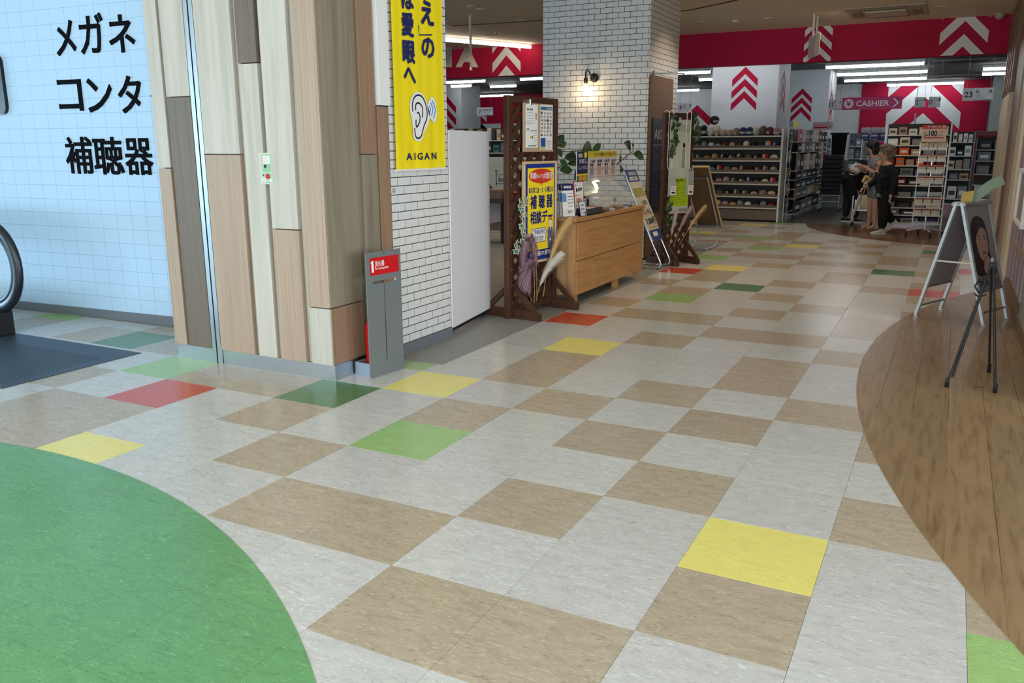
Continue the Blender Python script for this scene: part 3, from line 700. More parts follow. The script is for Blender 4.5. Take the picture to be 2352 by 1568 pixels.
B(G().bbox(0, .45, -.012, .003, 0, .395, .003), 'board', KRAFT, nb); B(G().bbox(0, .45, -.018, -.012, 0, .018, .002), 'ledge', KRAFT, nb)
B(G().bbox(.075, .105, -.025, .01, .375, .425, .003), 'clip', CHROME, nb)
PINKS = M('photo_pink', (206, 150, 136), .6); GRY = M('print_grey', (150, 150, 150), .6); TEAL = M('print_teal', (56, 104, 132), .6); BLU2 = M('print_blue', (34, 84, 150), .6)
p = P((0, -.013, 0), X_, Z_, .0012); p.rect(.022, .035, .205, .385, PAPER).up()
p.txt('無料体験', .04, .335, .13, .352, INK, bold=.02)
for k in range(4): p.rect(.04, .315 - k * .022, .15, .318 - k * .022, GRY)
p.ell(.178, .30, .013, .02, PINKS).rect(.17, .26, .186, .283, GRY).txt('補聴器のレンタル', .035, .225, .16, .238, GRY).txt('試聴', .035, .175, .075, .192, INK).txt('30,000円', .09, .165, .19, .18, INK)
for k in range(6): p.rect(.145, .15 - k * .018, .19, .153 - k * .018, GRY)
p.ell(.10, .118, .014, .01, M('print_amber', (220, 180, 70), .6)).ell(.125, .12, .008, .012, M('print_maroon', (120, 50, 50), .6)).rect(.06, .045, .18, .053, TEAL)
p.build('paper', nb, False)
p = P((0, -.0135, 0), X_, Z_, .0012); p.rect(.243, .012, .432, .388, PAPER).up(); p.rect(.25, .345, .425, .372, TEAL).rect(.25, .04, .325, .115, BLU2).rect(.25, .022, .325, .036, M('print_olive', (190, 186, 60), .6)).up()
p.txt('無料相談会', .335, .35, .42, .367, PAPER)
rn = random.Random(4)
for r in range(7):
    for c_ in range(4): p.rect(.252 + c_ * .045, .13 + r * .03, .252 + c_ * .045 + .02 + .015 * rn.random(), .13 + r * .03 + .015 + .008 * rn.random(), rn.choice((PINKS, GRY, GRY, INK, PINKS)) if (r + c_) % 2 == 0 else GRY)
for k in range(6): p.rect(.34, .03 + k * .013, .40 + .02 * rn.random(), .034 + k * .013, GRY)
p.build('paper', nb, False)
fp = thing('framed_poster', 'pine framed yellow and blue hearing aid poster hung on the lattice screen', 'poster', on1(.186, -.045, .445), A8)
for x0, x1, z0, z1 in ((0, .515, 0, .022), (0, .515, .845, .867), (0, .022, .022, .845), (.493, .515, .022, .845)): B(G().bbox(x0, x1, -.012, .016, z0, z1, .003), 'frame_bar', PINE, fp)
DB = M('poster_blue', (24, 54, 142), .5); PY = M('poster_yellow', (248, 222, 40), .5); PR = M('poster_red', (214, 62, 36), .5); WH = M('poster_white', (240, 240, 238), .5); NV = M('poster_navy', (22, 32, 110), .5)
B(G().box(.022, .493, .0, .012, .022, .845), 'backing', DB, fp)
p = P((0, -.0005, 0), X_, Z_, .001)
p.rect(.065, .11, .475, .81, PY).rect(.065, .045, .475, .11, NV).up()
p.ell(.272, .742, .19, .062, PR, n=32).poly([(.255, .69), (.285, .66), (.29, .69)], PR)
p.txt('毎月第二金・土・日曜日は', .08, .60, .465, .65, NV, bold=.02).txt('補 聴 器', .105, .465, .455, .585, NV, bold=.035).txt('相談デー', .105, .335, .455, .45, NV, bold=.035)
p.poly([(.128, .178), (.345, .178), (.345, .295), (.128, .295)], WH).poly([(.345, .25), (.375, .262), (.345, .275)], WH)
for a_, b_ in (((.128, .178), (.345, .178)), ((.345, .178), (.345, .25)), ((.345, .25), (.375, .262)), ((.375, .262), (.345, .275)), ((.345, .275), (.345, .295)), ((.345, .295), (.128, .295)), ((.128, .295), (.128, .178))): p.line([a_, b_], .005, NV, 3)
p.txt('補聴器の愛眼', .1, .055, .44, .1, WH, bold=.01); p.up()
p.txt('相談', .1, .72, .2, .775, WH, bold=.02).txt('のみでも', .2, .725, .305, .758, WH, bold=.02).txt('大歓迎!', .305, .715, .455, .775, WH, bold=.02)
p.txt('ご予約お待ち', .138, .243, .335, .287, NV, bold=.015).txt('しております', .145, .186, .31, .232, NV, bold=.015)
SU = M('poster_suit', (96, 104, 136), .6); HR = M('poster_hair', (200, 130, 40), .6); FA = M('poster_face', (246, 226, 206), .6)
p.poly([(.385, .11), (.455, .11), (.468, .2), (.46, .285), (.43, .30), (.41, .30), (.382, .285), (.375, .2)], SU).ell(.421, .335, .026, .034, FA).poly([(.39, .325), (.392, .365), (.41, .385), (.435, .385), (.452, .36), (.452, .325), (.445, .35), (.42, .362), (.4, .35)], HR).up()
p.poly([(.412, .30), (.432, .30), (.422, .255)], WH).poly([(.419, .292), (.425, .292), (.427, .24), (.417, .24)], NV).ell(.42, .185, .012, .012, FA); p.line([(.412, .33), (.418, .328)], .003, INK).line([(.426, .328), (.432, .33)], .003, INK).line([(.417, .316), (.426, .316)], .003, PR)
p.build('print', fp, False)

# -------- ivy garlands: one stem, single leaves
def star(n=5, r=1, r2=.55):
    return [((r if k % 2 == 0 else r2) * math.sin(pi * k / n), (r if k % 2 == 0 else r2) * math.cos(pi * k / n)) for k in range(2 * n)]
def ivy(label, pts, nl, size, T, seed, edge=True, group=None, spread=.05):
    rn = random.Random(seed); P0 = T @ Vector(pts[-1]); t = thing('ivy_garland', label, 'plant', P0)
    path = [T @ Vector(q) for q in pts]; fine = []
    for k in range(len(path) - 1):
        for j in range(6): fine.append(path[k].lerp(path[k + 1], j / 6) + Vector((rn.uniform(-.006, .006),) * 3))
    fine.append(path[-1]); G().tube(fine, .003, 6).build('vine', STEM, t); W[t] = W[t]
    for k in range(nl):
        c = fine[int(k / nl * (len(fine) - 1))] + T.to_3x3() @ Vector((rn.uniform(-spread, spread), -rn.uniform(.012, .035), rn.uniform(-.02, .02)))
        R = T.to_3x3() @ Euler((rn.uniform(-.5, .5), rn.uniform(0, 6.28), rn.uniform(-.7, .7))).to_matrix(); s = size * rn.uniform(.65, 1.15); g = G()
        if edge:
            o = star(5, s, s * .56); i_ = [(a * .72, b * .72) for a, b in o]
            v = [c + R @ Vector((a, .004 * (abs(a) / s), b)) for a, b in o] + [c + R @ Vector((a, -.002, b)) for a, b in i_] + [c + R @ Vector((0, .003, 0))]
            n = len(o); g.add(v, [(i, (i + 1) % n, n + (i + 1) % n, n + i) for i in range(n)], 1); g.add(v, [(n + i, n + (i + 1) % n, 2 * n) for i in range(n)], 0)
            g.build('leaf', [IVYG, IVYW], t)
        else:
            o = [(0, -s), (.45 * s, -.4 * s), (.5 * s, .1 * s), (.2 * s, .7 * s), (0, s), (-.2 * s, .7 * s), (-.5 * s, .1 * s), (-.45 * s, -.4 * s)]
            v = [c + R @ Vector((a, .25 * abs(a), b)) for a, b in o] + [c]; g.add(v, [(i, (i + 1) % 8, 8) for i in range(8)], 0, True); g.build('leaf', rn.choice((LEAF, LEAF2)), t)
    return t
ivy('variegated ivy garland with cream edged leaves hanging beside the yellow poster', [(.19, -.03, 1.02), (.17, -.03, .92), (.15, -.035, .82), (.15, -.04, .72), (.10, -.04, .62), (.10, -.04, .53)], 26, .034, T1, 3)
# -------- pampas plumes
def plume(label, base, tip, bend, length, width, m, seed, n=1500):
    rn = random.Random(seed); b, e = Vector(base), Vector(tip); t = thing('pampas_plume', label, 'dried grass', b, 0, 'dried pampas plumes on the screens'); bend = Vector(bend)
    def at(u): return b.lerp(e, u) + bend * (4 * u * (1 - u)) * .5
    G().tube([at(k / 10) for k in range(11)], .0035, 6).build('stalk', M('dry_stalk', (170, 150, 110), .7), t); g = G(); u0 = 1 - length
    for k in range(n):
        u = u0 + length * rn.random(); c = at(min(u, 1)); ax = (at(min(u + .03, 1.03)) - at(u)).normalized(); d = Vector((rn.gauss(0, 1), rn.gauss(0, 1), rn.gauss(0, 1))).normalized(); f = math.sin(pi * min(1, max(.06, (u - u0) / length))) ** .6
        side = (d - ax * d.dot(ax)).normalized(); L = width * 1.5 * (.5 + .7 * rn.random()) * f + .01; pr = c; w = .0019; q = ax.cross(side) * w; drop = Vector((0, 0, -.012 * L / .06)); ps = [c, c + side * L * .34 + ax * L * .9, c + side * L * .62 + ax * L * 1.6 + drop * 2]
        g.add([ps[0] - q, ps[0] + q, ps[1] + q, ps[1] - q, ps[2]], [(0, 1, 2, 3), (3, 2, 4)])
    o = g.build('plume', m, t); o['kind'] = 'stuff'; return t
MAUVE = M('plume_mauve', (176, 142, 156), .9); PWH = M('plume_white', (222, 214, 204), .9); PTAN = M('plume_tan', (216, 178, 122), .9); MAUV2 = M('plume_pale_mauve', (196, 166, 172), .9)
plume('mauve pampas plume curling leftmost at the foot of the near lattice screen', on1(.30, -.06, .12), on1(.16, -.09, .62), T1.to_3x3() @ Vector((-.16, 0, .05)), .62, .055, MAUVE, 1)
plume('deep mauve drooping pampas plume lowest on the near lattice screen', on1(.32, -.07, .10), on1(.14, -.12, .30), T1.to_3x3() @ Vector((.0, -.05, .42)), .72, .06, MAUVE, 2)
plume('pale white pampas plume standing upright before the yellow poster', on1(.36, -.07, .14), on1(.22, -.10, .68), T1.to_3x3() @ Vector((.06, 0, .1)), .6, .05, MAUV2, 5)
plume('white pampas plume leaning right under the yellow poster', on1(.34, -.08, .12), on1(.66, -.12, .50), T1.to_3x3() @ Vector((-.12, 0, .06)), .75, .055, PWH, 6)
plume('straw coloured pampas plume reaching past the poster toward the oak cabinet', on1(.45, -.08, .14), on1(.78, -.14, .80), T1.to_3x3() @ Vector((-.14, 0, .08)), .62, .05, PTAN, 7)

# -------- oak cabinet
cb = thing('cabinet', 'long low oak cabinet with a leaflet display standing before the brick column', 'cabinet', (-2.25, 4.34, 0))
CX0 = -2.68
G().bbox(CX0, -2.272, 4.352, 6.245, .09, .763, .004).build('body', CABS, cb); G().bbox(CX0 - .01, -2.243, 4.335, 6.262, .765, .80, .004).build('top', CABW, cb)
for y0, y1, z0, z1, nm in ((4.40, 5.545, .412, .757, 'door'), (5.553, 5.925, .412, .757, 'door'), (5.933, 6.242, .412, .757, 'door'), (4.385, 4.782, .094, .405, 'drawer'), (4.79, 5.508, .094, .405, 'drawer'), (5.516, 6.242, .094, .405, 'drawer')):
    o = G().bbox(-2.274, -2.25, y0, y1, z0, z1, .002).build(nm, CABW, cb)
G().box(-2.274, -2.256, 4.36, 4.38, .094, .757).build('edge_trim', CABW, cb)
for y in (4.40, 5.45, 6.12):
    for x in (-2.31, CX0 + .02): G().bbox(x, x + .045, y, y + .05, 0.004, .09, .003).build('leg', CABW, cb)
G().bbox(-2.31, -2.265, 5.50, 5.54, .004, .09, .003).build('leg', CABW, cb)

# -------- things on the cabinet
zt = .8005
br = thing('brochure_rack', 'clear rack of white and blue brochures on the cabinet end', 'rack', (-2.37, 4.48, zt))
g = G(); g.bbox(-2.45, -2.31, 4.40, 4.53, zt, zt + .01, .002); g.bbox(-2.45, -2.44, 4.40, 4.53, zt + .01, zt + .2, .002); g.build('holder', CLEAR, br)
def card(name, label, cat, loc, ang, tilt, w, h, base_m, draw, th=.003, group=None, stand=None):
    """flat printed card, back leaning by tilt; local x across, local -y front"""
    t = thing(name, label, cat, loc, ang, group); R = Matrix.Rotation(-tilt, 4, 'X')
    B(G(R).box(-w / 2, w / 2, 0, th, 0, h), 'card', base_m, t)
    p = P(R @ Vector((-w / 2, -.0004, 0)), (1, 0, 0), R.to_3x3() @ Vector((0, 0, 1)), .0007); draw(p, w, h); p.build('print', t, False)
    if stand: B(G().prism([(.004, 0), (.06, 0), (.004 + math.sin(tilt) * h * .6, h * .55)], (-w * .2, 0, 0), Y_, Z_, X_, w * .4), 'prop', stand, t)
    return t
def dr_broch(k):
    def f(p, w, h):
        r = random.Random(k); p.rect(0, h * .8, w, h, NAVS).rect(0, h * .45, w * .35, h * .72, M('print_sky', (96, 146, 196), .6)).up()
        p.txt('補聴器', w * .15, h * .86, w * .85, h * .95, PAPER, bold=.02)
        for i in range(5): p.rect(w * .45, h * (.7 - i * .1), w * .9, h * (.72 - i * .1), INK if i % 2 else GRY)
        p.txt('ご案内', w * .2, h * .08, w * .8, h * .2, INK)
    return f
FACE = math.radians(70)
for k, (x, y, lab) in enumerate(((-2.35, 4.43, 'front brochure with a navy heading in the clear rack'), (-2.39, 4.46, 'middle brochure leaning left in the clear rack'), (-2.42, 4.50, 'rear brochure half hidden in the clear rack'))):
    card('brochure', lab, 'brochure', (x, y, zt + .012), FACE - .05 * k, .12, .15, .29, PAPER, dr_broch(k), group='brochures in the clear rack')
def dr_red(p, w, h):
    p.rect(.008, .008, w - .008, h - .008, PAPER).up(); y = h - .05
    for k in range(3):
        p.ell(.028, y + .012, .008, .008, PR).rect(.042, y + .01, w - .03, y + .014, GRY); z = y - .008
        if k == 0: p.ell(.04, z - .025, .012, .02, INK).ell(.07, z - .02, .012, .02, NAVS).ell(.1, z - .015, .011, .02, INK)
        else: p.rect(.03, z - .055, w - .03, z - .005, (NAVS if k == 2 else PINKS))
        y -= .095
    p.txt('お手入れ用品', .03, h - .028, w - .04, h - .018, INK)
card('menu_stand', 'white menu card in a thin red frame standing upright on the cabinet', 'sign', (-2.42, 4.83, zt), FACE, .06, .135, .31, M('frame_red', (170, 40, 52), .4), dr_red, .006, stand=BLACK)
def dr_small(p, w, h):
    p.rect(.006, .006, w - .006, h - .006, M('card_lilac', (218, 216, 224), .6)).up(); p.txt('ご自由に', .018, h * .66, w - .025, h * .82, INK, bold=.01).txt('お持ち帰り', .014, h * .40, w - .02, h * .56, INK, bold=.01).txt('ください', .02, h * .14, w - .035, h * .3, INK, bold=.01).ell(w - .022, h * .2, .008, .018, NAVS)
card('counter_card', 'small navy edged card tilted in front of the black tray', 'sign', (-2.29, 4.63, zt), math.radians(76), .2, .10, .14, NAVS, dr_small, .004, stand=BLACK)
tr = thing('tray', 'low black curved tray of pamphlets on the oak cabinet', 'tray', (-2.335, 4.88, zt))
g = G(); g.bbox(-2.44, -2.27, 4.78, 5.11, zt, zt + .012, .003); g.build('base', BLACK, tr)
for a in ((-2.282, -2.27, 4.70, 5.06), (-2.40, -2.388, 4.70, 5.06), (-2.388, -2.282, 4.70, 4.712), (-2.388, -2.282, 5.048, 5.06)): G().bbox(*a, zt + .012, zt + .062, .003).build('rim', M('tray_charcoal', (58, 58, 60), .5), tr)
tag(G().bbox(-2.38, -2.29, 4.75, 4.88, zt + .014, zt + .066, .003).build('pamphlet_stack', M('pamphlet_cream', (226, 220, 206), .6)), 'cream pamphlet stack at the near end of the black tray', 'pamphlets', 'pamphlets in the black tray')
tag(G().bbox(-2.38, -2.29, 4.89, 5.03, zt + .014, zt + .068, .003).build('pamphlet_stack', M('pamphlet_rose', (190, 126, 140), .6)), 'rose pink pamphlet stack at the far end of the black tray', 'pamphlets', 'pamphlets in the black tray')
# little wooden display table with eyeglass cards, glass jars, cover
dt = thing('display_riser', 'small dark wooden riser holding three cream cards on the cabinet', 'riser', (-2.55, 5.1, zt))
for k in range(3): G(Matrix.Translation((-2.55, 5.03 + k * .09, zt + .165)) @ Matrix.Rotation(.25, 4, 'Y')).bbox(-.06, .06, -.045, .045, 0, .008, .002).build('card_block', PINE, dt)
G().bbox(-2.62, -2.49, 4.97, 5.27, zt + .13, zt + .15, .003).build('top', DKW, dt)
for x, y in ((-2.605, 4.99), (-2.505, 4.99), (-2.605, 5.25), (-2.505, 5.25)): G().bbox(x - .01, x + .01, y - .01, y + .01, zt, zt + .13, .002).build('leg', DKW, dt)
jar0 = None
for k, (x, y, r, h, lab) in enumerate(((-2.40, 5.17, .06, .13, 'clear glass jar with a white lid nearest the black tray'), (-2.42, 5.37, .055, .10, 'clear glass jar second from the black tray'), (-2.42, 5.54, .05, .10, 'clear glass jar third from the black tray'))):
    j = thing('jar', lab, 'jar', (x, y, zt), 0, 'glass jars on the cabinet')
    B(G().lathe([(.0, 0), (r, 0), (r, h * .85), (r * .8, h * .95), (r * .8, h)], n=18), 'glass', CLEAR, j); B(G().lathe([(r * .84, h), (r * .84, h + .018), (0, h + .018)], n=18), 'lid', M('lid_white', (222, 220, 214), .5), j); B(G().ball((0, 0, h * .35), (r * .7, r * .7, h * .3), 10, 6), 'contents', M('wrapped_sweets', (214, 208, 200), .5), j)
hm = thing('hearing_model', 'small black hearing aid model on a stand at the cabinet far end', 'model', (-2.40, 5.74, zt)); B(G().lathe([(.0, 0), (.04, 0), (.04, .008), (.008, .012), (.006, .07), (0, .07)], n=14), 'stand', STEEL, hm); B(G().ball((0, 0, .085), (.018, .022, .024)), 'device', BLACK, hm); B(G().tube([(0, .0, .10), (.012, .02, .115), (.02, .04, .09)], .004), 'ear_tube', CLEAR, hm)
for k, (y, x) in enumerate(((5.28, -2.33), (5.45, -2.32), (5.62, -2.33), (5.8, -2.31), (5.95, -2.33))):
    tag(G(Matrix.Translation((x, y, zt)) @ Matrix.Rotation(.3 * k, 4, 'Z')).bbox(-.03, .03, -.04, .04, 0, .018 + .004 * (k % 3), .003).build('product_box', (M('box_brown', (120, 92, 78), .5), M('box_silver', (170, 170, 170), .4))[k % 2]), 'small flat product box, %s along the front of the acrylic cover' % ('first', 'second', 'third', 'fourth', 'fifth')[k], 'box', 'small boxes on the cabinet')
ac = thing('acrylic_cover', 'large clear acrylic cover over the right half of the cabinet top', 'cover', (-2.5, 5.6, zt))
G().box(-2.64, -2.634, 5.02, 6.2, zt, zt + .285).build('back_sheet', CLEAR, ac); G().add([(-2.634, 5.02, zt + .285), (-2.634, 6.2, zt + .285), (-2.29, 6.2, zt + .06), (-2.29, 5.02, zt + .06), (-2.634, 5.02, zt + .279), (-2.634, 6.2, zt + .279), (-2.29, 6.2, zt + .054), (-2.29, 5.02, zt + .054)], [(3, 2, 1, 0), (4, 5, 6, 7), (0, 1, 5, 4), (1, 2, 6, 5), (2, 3, 7, 6), (3, 0, 4, 7)]).build('sloped_sheet', CLEAR, ac)
yl = thing('display_lamp', 'small yellow glowing S shaped lamp on the cabinet', 'lamp', (-2.5, 5.45, zt))
G().tube([(-2.5, 5.53, zt + .285), (-2.5, 5.46, zt + .287), (-2.5, 5.36, zt + .282), (-2.5, 5.44, zt + .245), (-2.5, 5.475, zt + .21), (-2.5, 5.46, zt + .182), (-2.5, 5.36, zt + .178)], [.006, .011, .014, .018, .019, .015, .006], 8).build('glowing_tube', M('lamp_yellow', (1, .86, .45, 1), .5, emit=1.8), yl); G().tube([(-2.502, 5.47, zt + .01), (-2.502, 5.47, zt + .2)], .004).build('pole', STEEL, yl); G().lathe([(0, 0), (.03, 0), (.03, .01), (0, .012)], (-2.502, 5.47, zt)).build('base', STEEL, yl)
# blue, yellow and white guidance board on a pole
gb = thing('guidance_board', 'wide white guidance board with yellow heading and blue left panel above the cabinet', 'sign', (-2.5, 5.5, zt))
G().bbox(-2.515, -2.505, 4.955, 6.04, 1.10, 1.385, .002).build('board', PAPER, gb); G().tube([(-2.66, 5.62, zt), (-2.66, 5.62, 1.2), (-2.52, 5.62, 1.25)], .006).build('pole', STEEL, gb); G().bbox(-2.685, -2.645, 5.56, 5.68, zt, zt + .012, .003).build('base', STEEL, gb)
p = P((-2.5045, 4.955, 1.10), Y_, Z_, .001); LW = M('board_lilac', (206, 198, 200), .6)
p.rect(.275, 0, 1.085, .285, LW).rect(0, .07, .27, .285, NAVS).rect(0, .055, .27, .07, PY).rect(0, 0, .27, .055, M('board_green', (40, 96, 90), .6)).up().rect(.275, .225, 1.085, .285, M('board_yellow', (212, 190, 36), .6))
p.ell(.09, .028, .06, .026, M('board_amber', (214, 160, 50), .6)).ell(.2, .028, .06, .026, M('board_amber', (214, 160, 50), .6)).rect(.03, .23, .13, .262, PAPER).ell(.21, .25, .035, .032, PY).up()
p.txt('補聴', .04, .236, .12, .256, NAVS).txt('このカードを店舗スタッフにお渡しください', .42, .236, 1.06, .272, NAVS, bold=.02).txt('お試し', .05, .17, .24, .215, PAPER, bold=.01).txt('レンタル', .04, .11, .25, .15, PAPER)
for k, s_ in enumerate(('ご相談', '調整', '30日間', '返却')):
    x = .30 + k * .2; p.txt(s_, x + .02, .172, x + .16, .2, INK, bold=.02)
    for d in (0, .05): p.ell(x + .05 + d, .14, .016, .022, PINKS).poly([(x + .03 + d, .05), (x + .075 + d, .05), (x + .07 + d, .125), (x + .035 + d, .125)], (M('fig_grey', (150, 140, 140), .6), PINKS)[k % 2]).ell(x + .05 + d, .152, .017, .014, INK)
    p.rect(x + .01, .025, x + .16, .032, GRY)
    if k < 3: p.poly([(x + .165, .09), (x + .165, .125), (x + .185, .108)], M('arrow_maroon', (140, 60, 70), .6))
p.build('print', gb)
# rubber plant behind the cabinet
rp = thing('rubber_plant', 'tall rubber plant with glossy dark oval leaves behind the cabinet', 'plant', (-2.88, 5.0, .004))
G().lathe([(0, 0), (.13, 0), (.17, .26), (.18, .28), (.155, .28), (.15, .25), (0, .25)], (-2.9, 4.9, .004), 20).build('pot', M('pot_white', (200, 196, 190), .5), rp)
G().tube([(-2.9, 4.9, .25), (-2.88, 4.85, .7), (-2.84, 4.75, 1.05), (-2.84, 4.70, 1.3)], .014, 8, r_end=.008).build('trunk', STEM, rp)
G().tube([(-2.88, 4.9, .6), (-2.80, 5.3, 1.0), (-2.72, 5.8, 1.12), (-2.68, 6.15, 1.22), (-2.66, 6.38, 1.36)], .009, 8, r_end=.005).build('branch', STEM, rp)
def leaf(c, d, up, L, Wd, m, root, nm='leaf'):
    c, d, up = Vector(c), Vector(d).normalized(), Vector(up); s = d.cross(up).normalized(); u = s.cross(d); v = []; f = []; K_ = 7
    for k in range(K_ + 1):
        t = k / K_; w = Wd * math.sin(pi * (t ** .85)) ** .8 * .5 + .0008; q = c + d * L * t + u * (-.10 * L * t * t)
        v += [q - s * w + u * w * .35, q, q + s * w + u * w * .35]
    for k in range(K_): a = k * 3; f += [(a, a + 1, a + 4, a + 3), (a + 1, a + 2, a + 5, a + 4)]
    return G().add(v, f, 0, True).build(nm, m, root)
rn = random.Random(11)
G().tube([(-2.84, 4.75, 1.05), (-2.74, 4.9, 1.2), (-2.68, 5.1, 1.27), (-2.66, 5.3, 1.24)], .008, 8, r_end=.004).build('branch', STEM, rp); G().tube([(-2.84, 4.7, 1.3), (-2.72, 4.8, 1.40), (-2.67, 5.1, 1.38), (-2.66, 5.68, 1.40)], .008, 8, r_end=.004).build('branch', STEM, rp); G().tube([(-2.72, 5.8, 1.12), (-2.67, 6.5, 1.235), (-2.655, 6.95, 1.365)], .008, 8, r_end=.005).build('branch', STEM, rp)
for y0, z0, y1, z1 in [(4.79,1.46,4.86,1.55), (4.82,1.44,4.93,1.47), (4.80,1.41,4.81,1.32), (4.99,1.32,5.18,1.34), (4.88,1.30,4.96,1.23), (5.08,1.26,5.26,1.31), (4.88,1.21,5.07,1.21), (5.27,1.25,5.54,1.20), (5.27,1.19,5.37,1.13), (5.32,1.17,5.12,1.12), (5.12,1.37,5.16,1.33), (5.70,1.40,5.34,1.40), (5.72,1.38,5.81,1.47), (6.50,1.23,6.40,1.34), (6.58,1.22,6.42,1.15), (6.90,1.37,6.58,1.47), (6.97,1.37,6.80,1.46), (7.00,1.34,7.25,1.30)]:
    L_ = math.hypot(y1 - y0, z1 - z0); leaf((-2.655, y0, z0), (.07, y1 - y0, z1 - z0), (.9, -.35, .3), L_ * 1.05, max(L_ * .45, .075), rn.choice((LEAF, LEAF2, LEAF)), rp)
# -------- leaning strip sign on chrome stand
ls = thing('easel_sign', 'chrome tube stand with blue and cream poster strip leaning by the cabinet end', 'sign stand', (-2.45, 7.05, 0))
P0, P1 = Vector((-2.335, 0, .335)), Vector((-2.72, 0, 1.155)); vv = (P1 - P0); hh = vv.length; vv.normalize(); Nn = Vector((0, 1, 0)).cross(vv)
G().prism([(0, 0), (.40, 0), (.40, hh), (0, hh)], P0 + Vector((0, 6.88, 0)), Y_, vv, -Nn, .012).build('poster_board', PAPER, ls)
p = P(P0 + Vector((0, 6.88, 0)), Y_, vv, .001); SB = M('strip_blue', (52, 76, 140), .5); CR = M('strip_cream', (216, 208, 188), .6)
p.rect(0, 0, .4, hh, CR).up().rect(0, hh * .83, .4, hh, SB).rect(0, 0, .4, hh * .15, SB).up().rect(.06, hh * .85, .34, hh * .9, PAPER).rect(.02, hh * .62, .37, hh * .74, M('strip_photo', (170, 164, 84), .6)).up()
p.txt('補聴器', .08, hh * .92, .34, hh * .97, PAPER).txt('ご相談', .12, hh * .86, .30, hh * .89, INK, bold=.02).txt('一週間', .1, hh * .5, .32, hh * .56, INK).txt('レンタル', .08, hh * .36, .34, hh * .44, INK, bold=.02).txt('7,500円', .04, hh * .22, .36, hh * .32, INK, bold=.03).rect(.06, hh * .18, .34, hh * .184, INK).rect(.1, hh * .06, .26, hh * .12, PAPER)
p.build('print', ls)
for y in (6.90, 7.26):
    off = -Nn * .022; G().tube([P1 + Vector((0, y, 0)) + off - vv * .06, P0 + Vector((0, y, 0)) + off, Vector((-2.25, y, .11)), Vector((-2.235, y, .06)), Vector((-2.25, y, .024)), Vector((-2.30, y, .0165)), Vector((-2.60, y, .0165))], .0125, 10).build('leg', CHROME, ls)
for x in (-2.4, -2.56): G().tube([(x, 6.90, .0165), (x, 7.26, .0165)], .009, 8).build('cross_bar', CHROME, ls)
for y in (6.90, 7.26): G().bbox(-2.29, -2.265, y - .012, y + .012, .0035, .006, .001).build('foot_pad', BLACK, ls)

# -------- wood board and navy shop sign on the column side
sp = thing('sign_backboard', 'tall walnut backing board fixed to the side of the brick column', 'board', (-2.69, 8.1, .02)); G().bbox(-2.711, -2.69, 7.70, 8.62, .02, 2.29, .004).build('board', WOODP, sp)
ns = thing('shop_sign', 'navy blue vertical shop sign with white lettering on the walnut board', 'sign', (-2.685, 8.1, .59))
G().bbox(-2.689, -2.675, 7.775, 8.56, .58, 1.775, .003).build('panel', M('sign_navy', (20, 26, 66), .35), ns)
p = P((-2.6745, 7.775, .58), Y_, Z_, .001); SW = M('sign_white', (196, 196, 196), .5); LNB = M('sign_line', (120, 126, 160), .5)
p.txt('AIGAN', .06, .93, .70, 1.06, SW, bold=.03).rect(.03, .86, .75, .866, SW)
for k, s_ in enumerate(('メガネ', '補聴器', 'コンタクト')):
    z = .62 - k * .26; p.txt(s_, .32, z + .06, .72, z + .13, LNB)
    for a_, b_ in (((.06, z), (.26, z)), ((.26, z), (.26, z + .21)), ((.26, z + .21), (.06, z + .21)), ((.06, z + .21), (.06, z))): p.line([a_, b_], .006, LNB)
p.line([(.11 + .03 * math.cos(a * .6), .725 + .03 * math.sin(a * .6)) for a in range(12)], .006, LNB).line([(.2 + .03 * math.cos(a * .6), .725 + .03 * math.sin(a * .6)) for a in range(12)], .006, LNB)
p.line(curve([(.14, .52), (.2, .53), (.21, .46), (.17, .43), (.17, .39), (.14, .38)]), .006, LNB).line(curve([(.13, .28), (.19, .26), (.19, .2), (.14, .14)]), .006, LNB)
p.build('print', ns)
ga = thing('wall_bracket', 'clear bracket arm with chrome tube above the walnut backing board', 'bracket', (-2.6, 8.1, 2.28)); G().tube([(-2.69, 7.78, 2.315), (-2.35, 7.95, 2.30)], .009, 8).build('tube', CHROME, ga); G().box(-2.69, -2.2, 7.92, 7.98, 2.30, 2.312).build('shelf', CLEAR, ga); G().bbox(-2.70, -2.68, 7.74, 7.82, 2.29, 2.34, .003).build('mount', CHROME, ga)

# -------- second lattice screen, its poster, hooks and greenery
A2 = math.radians(62); L2o = Vector((-2.405, 7.33, 0))
L2 = lattice_screen(L2o, A2, .50, 1.82, 'dark brown lattice screen with green poster beside the navy shop sign', .27)
T2 = Matrix.Translation(L2o) @ Matrix.Rotation(A2, 4, 'Z')
def on2(x, y, z): return T2 @ Vector((x, y, z))
gp = thing('hanging_poster', 'tall white poster with a lime green lower panel on the second screen', 'poster', on2(.09, -.03, .62), A2)
B(G().bbox(0, .35, -.004, .004, 0, 1.12, .002), 'sheet', M('poster_pale', (196, 202, 188), .5), gp)
p = P((0, -.0045, 0), X_, Z_, .001); LIME = M('poster_lime', (176, 200, 36), .5)
p.rect(0, .09, .35, .43, LIME).ell(.24, .82, .022, .03, INK).poly([(.21, .55), (.28, .55), (.27, .78), (.22, .78)], GRY).up()
p.txt('WOOD', .1, .98, .33, 1.06, M('poster_wood_letters', (150, 160, 110), .6)).txt('ご案内', .03, .38, .25, .42, INK, bold=.02)
for k in range(9): p.rect(.02, .36 - k * .028, .2 + .12 * ((k * 7) % 3) / 3, .364 - k * .028, M('poster_dkgreen', (90, 110, 30), .6))
p.rect(.2, .02, .33, .06, GRY); p.build('print', gp, False)
hooks = (('left', .06), ('right', .36))
